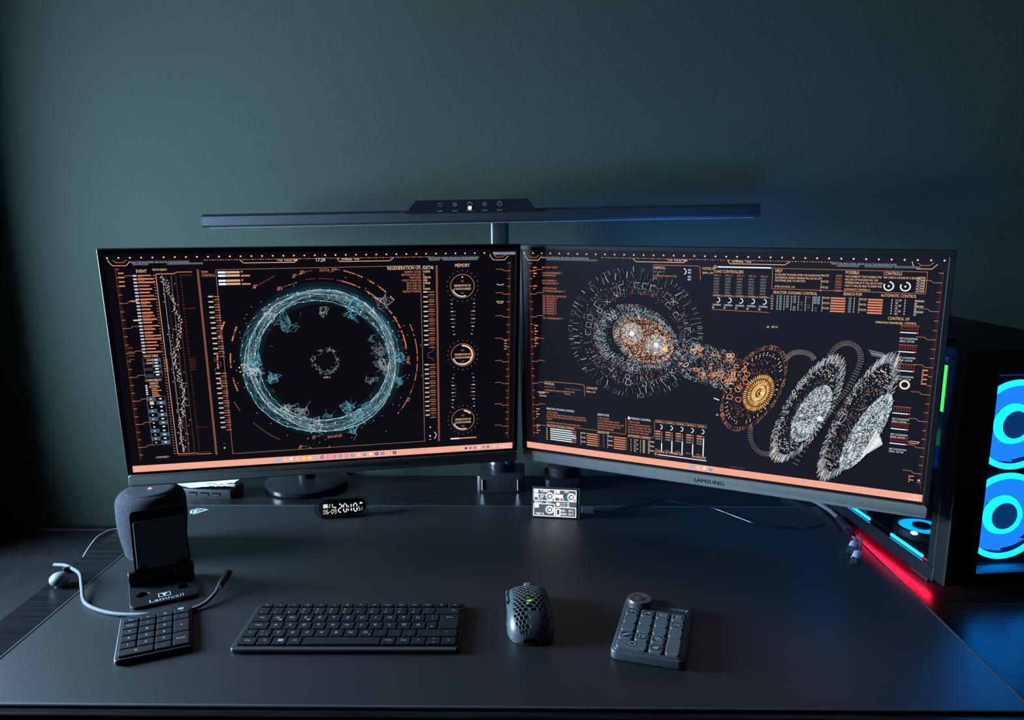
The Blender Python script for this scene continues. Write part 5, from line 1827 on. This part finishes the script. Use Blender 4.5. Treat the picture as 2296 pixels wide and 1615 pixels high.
def pkey(cx, cy, wu, hu, icon):
    s = .0196
    x = -.0300 + (cx + (wu - 1) / 2) * s
    yy = .0215 - (cy + (hu - 1) / 2) * .0196
    w_, d_ = wu * s - .0026, hu * .0196 - .0026
    k = (round(w_, 4), round(d_, 4))
    if k not in KM2:
        bm = prism(B(), rrect(w_, d_, .0030, 4), 0, .0036, .0012)
        me = bpy.data.meshes.new('key'); bmesh.ops.recalc_face_normals(bm, faces=bm.faces); bm.to_mesh(me); bm.free()
        me.materials.append(M['graphitekey'])
        for p in me.polygons:
            p.use_smooth = False
        KM2[k] = me
    o = bpy.data.objects.new('key', KM2[k])
    COL.objects.link(o)
    o.parent = KP
    o.location = (x, yy, .0142)
    if not icon:
        return
    z = .00368
    obj('icon_well', lathe(B(), [(.0064, z - .0002), (.0064, z), (0, z)], 28), RIM, o)
    bm = B()
    z += .00008
    def seg(x0, y0, x1, y1, w=.0010):
        d = Vector((x1 - x0, y1 - y0)); d.normalize()
        nx, ny = -d.y * w / 2, d.x * w / 2
        bm.faces.new([bm.verts.new((a, b, z)) for a, b in ((x0 + nx, y0 + ny), (x1 + nx, y1 + ny), (x1 - nx, y1 - ny), (x0 - nx, y0 - ny))])
    def pl(P, w=.0010):
        for a, b in zip(P, P[1:]):
            seg(*a, *b, w)
    def sq(x0, y0, x1, y1, w=.0010):
        pl([(x0, y0), (x1, y0), (x1, y1), (x0, y1), (x0, y0)], w)
    m = .001
    if icon == 'undo':
        pl([(-4.5 * m, 0), (-1 * m, 3 * m), (-1 * m, -3 * m), (-4.5 * m, 0)]); pl([(-1 * m, .8 * m), (2 * m, .6 * m), (4.4 * m, -2 * m)], .0016)
    elif icon == 'redo':
        pl([(4.5 * m, .5 * m), (1 * m, 3.4 * m), (1 * m, -2.4 * m), (4.5 * m, .5 * m)]); pl([(1 * m, .8 * m), (-2 * m, .4 * m), (-4.2 * m, -2.6 * m)], .0016)
    elif icon == 'save':
        sq(-4 * m, -3.4 * m, 4 * m, 3.4 * m); seg(-2 * m, 0, 3 * m, 0); seg(-3 * m, -2 * m, 0, -2 * m)
    elif icon == 'bin':
        sq(-2.8 * m, -4 * m, 2.8 * m, 2 * m); seg(-3.8 * m, 2.6 * m, 3.8 * m, 2.6 * m); seg(-1.2 * m, 3.8 * m, 1.2 * m, 3.8 * m); seg(-1 * m, -2.6 * m, -1 * m, .8 * m, .0006); seg(1 * m, -2.6 * m, 1 * m, .8 * m, .0006)
    elif icon == 'image':
        sq(-4 * m, -2.6 * m, 4 * m, 2.6 * m, .0008); pl([(-3 * m, -1.6 * m), (-1 * m, 1 * m), (1 * m, -1 * m), (3 * m, .6 * m)], .0007)
    elif icon == 'pen':
        pl([(-4.5 * m, -3 * m), (1.5 * m, 1.6 * m)], .0024); pl([(1.5 * m, 3.4 * m), (4 * m, 3.6 * m), (4.2 * m, 1.4 * m), (2.4 * m, .6 * m)])
    elif icon == 'frame':
        pl([(-3.4 * m, -3.4 * m), (-3.4 * m, 3.4 * m), (3.4 * m, 3.4 * m), (3.4 * m, -1 * m)]); pl([(.2 * m, -3.6 * m), (.2 * m, .4 * m), (2.6 * m, -1.2 * m)], .0012)
    elif icon == 'copy':
        sq(-3.8 * m, -1.2 * m, 1.4 * m, 3.6 * m); sq(-1.6 * m, -3.6 * m, 4 * m, 1.6 * m); seg(.4 * m, -1 * m, 2.2 * m, -1 * m)
    elif icon == 'ring':
        pl([(4.2 * m * cos(2 * PI * k / 18), 3.6 * m * sin(2 * PI * k / 18)) for k in range(19)], .0013)
    elif icon == 'hand':
        for k, (hx_, hl) in enumerate(((-2.4, 1.6), (-.8, 3.2), (.8, 3.4), (2.3, 2.6))):
            seg(hx_ * m, -1 * m, hx_ * m * 1.1, hl * m, .0014)
        pl([(-4.4 * m, .6 * m), (-2.6 * m, -2 * m), (0, -3.2 * m), (2 * m, -2 * m), (2.4 * m, -.6 * m)], .0016); seg(-2.4 * m, -1.2 * m, 2.4 * m, -1.2 * m, .002)
    obj('key_icon', bm, M['legend'], o)
icons = [['undo', 'redo', 'save', 'bin'], [None, None, None, 'image'], [None, None, None, None], ['pen', 'frame', 'copy']]
for r_, line in enumerate(icons):
    for c_, ic in enumerate(line):
        if r_ == 3 and c_ == 3:
            continue
        pkey(c_, r_, 1, 1, ic)
pkey(0, 4, 2, 1, 'ring'); pkey(2, 4, 1, 1, 'hand'); pkey(3, 3, 1, 2, None)

# ------------------------------------------------------------------ PC tower
PC = thing('computer_case', 'black PC tower with glowing blue fans and a glass side at the right', 'computer', (0.585, 1.000, DZ), RX(6.5))
cw_, cd_, chh = .215, .400, .357
ft = .020
def part(name, bm, m, parent=PC, **k):
    return obj(name, bm, m, parent, **k)
for x in (.03, cw_ - .03):
    for yy in (.06, cd_ - .05):
        part('foot', box(B(), x - .018, x + .018, yy - .02, yy + .02, 0, ft, .002), M['black'])
part('bottom_panel', box(B(), .016, cw_, .012, cd_, ft, ft + .016, .002), M['case'])
part('bottom_trim', box(B(), 0, .0035, .012, cd_, .0145, ft + .016, .001), mat('satin_trim', (.006, .008, .011), .3, spec=.6))
part('strip_cover', box(B(), .0035, .016, .012, cd_, ft, ft + .003), M['case'])
part('top_panel', box(B(), 0, cw_, .012, cd_, chh - .016, chh, .003), M['case'])
part('right_panel', box(B(), cw_ - .003, cw_, .012, cd_, ft + .016, chh - .016), M['case'])
part('rear_panel', box(B(), .003, cw_ - .003, cd_ - .003, cd_, ft + .016, chh - .016), M['case'])
part('side_glass', box(B(), .0, .003, .028, cd_ - .008, ft + .016, chh - .016), M['tint'])
part('front_pillar', box(B(), 0, .012, .012, .028, ft + .016, chh - .016, .002), M['case'])
part('power_button', box(B(), .014, .030, .055, .075, chh, chh + .007, .002), M['black'])
fr = B()
for (x0, x1, z0, z1) in ((-.001, .046, ft, chh), (cw_ - .018, cw_ + .001, ft, chh), (.046, cw_ - .018, chh - .034, chh), (.046, cw_ - .018, ft, ft + .018)):
    box(fr, x0, x1, -.014, .012, z0, z1, .002)
part('front_frame', fr, M['case'])
part('front_mesh', box(B(), .046, cw_ - .018, -.010, -.009, ft + .018, chh - .034), M['mesh'])
bm = B()
for k in range(9):
    box(bm, .050 + k * .016, .058 + k * .016, -.0142, -.0125, ft + .003, ft + .011)
part('front_vent', bm, M['blackgloss'])
FANC = [(.1065, .1075), (.1065, .2435)]
RING = emat('fan_ring_light', (.0010, .28, 1.0), 34.0)
INNER = emat('fan_hub_light', (.0010, .26, 1.0), 26.0)
BLADE = emat('fan_blade_lit_plastic', (.008, .15, 1.0), 3.6)
BACKD = emat('fan_gap_fill_glow', (.006, .13, 1.0), 2.6)
for (fx, fz) in FANC:
    fy = .022
    FM = Matrix.Translation((fx, fy, fz)) @ Matrix.Rotation(PI / 2, 4, 'X')
    fan = part('fan', xform(lathe(B(), [(.0605, -.022), (.0605, .0), (.0655, .0), (.0655, -.022)], 56, ring=True), FM), M['black'])
    obj('light_ring', xform(lathe(B(), [(.0572, .001), (.0572, .003), (.0650, .003), (.0650, .001)], 64, ring=True), FM), RING, fan)
    obj('hub_light', xform(lathe(B(), [(.0205, -.004), (.0205, .0025), (.0265, .0025), (.0295, -.004)], 48, ring=True), FM), INNER, fan)
    obj('hub_cap', xform(lathe(B(), [(.0203, -.01), (.0203, .0015), (0, .0020)], 40), FM), mat('fan_hub_painted_glow', (.01, .03, .06), .4, emit=(.01, .16, .6), es=.45), fan)  # faint emission paints the fan's blue light onto the cap
    obj('diffuser', xform(lathe(B(), [(.0255, -.019), (.0255, -.0175), (.0598, -.0175), (.0598, -.019)], 48, ring=True), FM), BACKD, fan)  # glowing disc added behind the blades to fill dark gaps
    for k in range(9):
        bm = B()
        rows = []
        for q in range(6):
            rr = .026 + (.0565 - .026) * q / 5
            a0 = 2 * PI * k / 9 + .35 * q / 5
            rows.append([bm.verts.new((rr * cos(a0 + .98 * u), rr * sin(a0 + .98 * u), -.014 + .010 * u)) for u in (0, .33, .66, 1)])
        for a, b in zip(rows, rows[1:]):
            for i in range(3):
                bm.faces.new((a[i], a[i + 1], b[i + 1], b[i]))
        obj('blade', xform(bm, FM), BLADE, fan)
# interior
part('power_supply_shroud', box(B(), .012, cw_ - .006, .205, cd_ - .006, ft + .016, .095, .003), M['shroudred'])
part('motherboard', box(B(), cw_ - .022, cw_ - .018, .12, cd_ - .02, .085, chh - .03), M['black'])
gp = part('graphics_card', box(B(), .05, cw_ - .024, .11, cd_ - .05, .150, .185, .004), M['shroudred'])
obj('card_light', box(B(), .0485, .05, .13, cd_ - .08, .163, .170), emat('card_light', (.01, .3, 1.0), 2.0), gp)
STRIP = emat('case_strip_light', (.02, .50, 1.0), 3.2)
part('light_strip', box(B(), .0045, .0075, .046, .125, ft + .0165, ft + .0205), STRIP)
part('light_strip', box(B(), .0045, .0075, .185, .252, ft + .0165, ft + .0205), STRIP)
part('red_edge_light', box(B(), .0045, .0065, .030, .044, ft + .0165, ft + .0185), emat('red_edge', (1.0, .02, .06), 1.2))
bf = part('bottom_fan', lathe(B(), [(.034, .037), (.034, .050), (.040, .050), (.040, .037)], 48, .058, .128, ring=True), M['black'])
obj('fan_glow', lathe(B(), [(.0335, .046), (.0335, .047), (.014, .048), (.014, .046)], 48, .058, .128, ring=True), emat('bottom_fan_light', (.003, .42, 1.0), 2.0), bf)
obj('hub_cap', lathe(B(), [(.0135, .038), (.0135, .051), (0, .052)], 32, .058, .128), M['black'], bf)
obj('fan_led', box(B(), .020, .028, .092, .100, .0505, .054, .001), emat('bottom_fan_led', (.4, .9, 1.0), 5.0), bf)
part('interior_glow_panel', box(B(), .060, .064, .084, .106, .074, .100, .001), emat('interior_glow', (.004, .36, 1.0), 1.1))  # added glowing panel for the bright square of lit interior
part('glow_panel_box', box(B(), .064, .085, .080, .110, .036, .106, .002), M['black'])  # added box carrying the glowing panel
for k in range(2):
    rs = part('memory_stick', box(B(), cw_ - .062, cw_ - .022, .235 + k * .018, .241 + k * .018, .205, .285), M['black'])
    obj('light_bar', box(B(), cw_ - .065, cw_ - .062, .235 + k * .018, .241 + k * .018, .205, .285), emat('memory_light', (.05, 1.0, .12) if k == 0 else (.01, .4, 1), 2.2), rs)
cb = part('cooler_block', lathe(B(), [(.034, .0), (.034, .03), (.03, .034), (0, .034)], 36), M['black'], loc=(cw_ - .022, .310, .245), rot=(0, -PI / 2, 0))
obj('cooler_ring', lathe(B(), [(.026, .0345), (.026, .036), (.031, .036), (.031, .0345)], 40, ring=True), emat('cooler_light', (.02, .4, 1.0), 2.6), cb)
rf = part('rear_fan', xform(lathe(B(), [(.0555, -.02), (.0555, 0), (.060, 0), (.060, -.02)], 48, ring=True), Matrix.Translation((.10, cd_ - .026, .265)) @ Matrix.Rotation(PI / 2, 4, 'X')), M['black'])
obj('light_ring', xform(lathe(B(), [(.050, .0), (.050, .002), (.0555, .002), (.0555, .0)], 48, ring=True), Matrix.Translation((.10, cd_ - .026, .265)) @ Matrix.Rotation(PI / 2, 4, 'X')), RING, rf)
for k in range(6):
    P = spline([(.10 + .01 * k, .08 + .02 * k, .075), (.11 + .012 * k, .075 + .012 * k, .11), (.13, .10 + .02 * k, .145), (.17, .115 + .02 * k, .16)], 6)
    part('power_cable', tube(B(), P, .003, 8), M['black'], smooth=True)
# red glow strip underneath
part('underglow_strip', box(B(), .006, .014, .030, .230, ft - .0032, ft - .0004), emat('red_underglow', (1.0, .010, .05), 70.0))

# ------------------------------------------------------------------ loose plugs beside the case
t = thing('adapter_cable', 'grey cable ending in a black plug beside the glowing PC tower', 'cable', (0.54, 1.20, 0))
oo = Vector((.54, 1.20, 0))
V3 = lambda *p: Vector(p) - oo
obj('sheath', tube(B(), spline([V3(.50, 1.40, .003), V3(.535, 1.345, .006), V3(.546, 1.288, .009), V3(.546, 1.243, .010)], 8), .0038, 12), M['greycable'], t, smooth=True)
obj('plug_body', tube(B(), [V3(.546, 1.246, .010), V3(.546, 1.240, .010), V3(.543, 1.205, .009)], .0066, 16), M['black'], t, smooth=True)
obj('plug_collar', tube(B(), [V3(.543, 1.205, .009), V3(.5428, 1.201, .009)], .0064, 16), M['steel'], t, smooth=True)
obj('plug_tip', tube(B(), [V3(.5428, 1.202, .009), V3(.541, 1.178, .008)], .0050, 16), M['blackgloss'], t, smooth=True)
PINKP = mat('pale_plug_plastic', (.42, .40, .41), .5)
for k, (name, lab, p0, p1, extra) in enumerate((
        ('usb_plug', 'pale USB plug with square metal end lying left of the pair by the PC tower', (.534, 1.155, .006), (.511, 1.118, .006), (.541, 1.178, .007)),
        ('usb_plug', 'smaller pale USB plug on a thin cable nearest the red glow', (.524, 1.118, .006), (.508, 1.094, .006), (.558, 1.19, .006)))):
    a, b = Vector(p0), Vector(p1)
    d = (b - a).normalized()
    t = thing(name, lab, 'usb plug', tuple(a * .5 + b * .5 - Vector((0, 0, .006))), 0)
    oo = a * .5 + b * .5 - Vector((0, 0, .006))
    obj('plug_body', tube(B(), [a - oo - d * .006, a - oo - d * .002, a - oo + d * .0205, a - oo + d * .022], lambda u: (.0040, .0062, .0062, .0052)[round(u * 3)], 16, flat=.62), PINKP, t, smooth=True)
    obj('metal_end', tube(B(), [a - oo + d * .0215, a - oo + d * .036], .0078 if k == 0 else .0060, 4, flat=.62, ph=PI / 4), M['steel'], t)
    obj('contact_block', tube(B(), [a - oo + d * .0355, a - oo + d * .0364], .0055 if k == 0 else .0042, 4, flat=.62, ph=PI / 4), M['black'], t)
    e = Vector(extra) - oo
    obj('lead', tube(B(), spline([a - oo + d * .001, (a - oo) * .55 + e * .45 + Vector((.004, 0, .001)), e], 6), .0021, 8), M['greycable'], t, smooth=True)

tag(obj('monitor_cable', tube(B(), spline([(.165, 1.36, .20), (.160, 1.42, .09), (.185, 1.455, .035), (.225, 1.470, .006), (.27, 1.475, .0015), (.34, 1.46, .0015)], 8), .0035, 10), M['black'], smooth=True), 'black cable hanging down behind the right monitor onto the desk', 'cable')
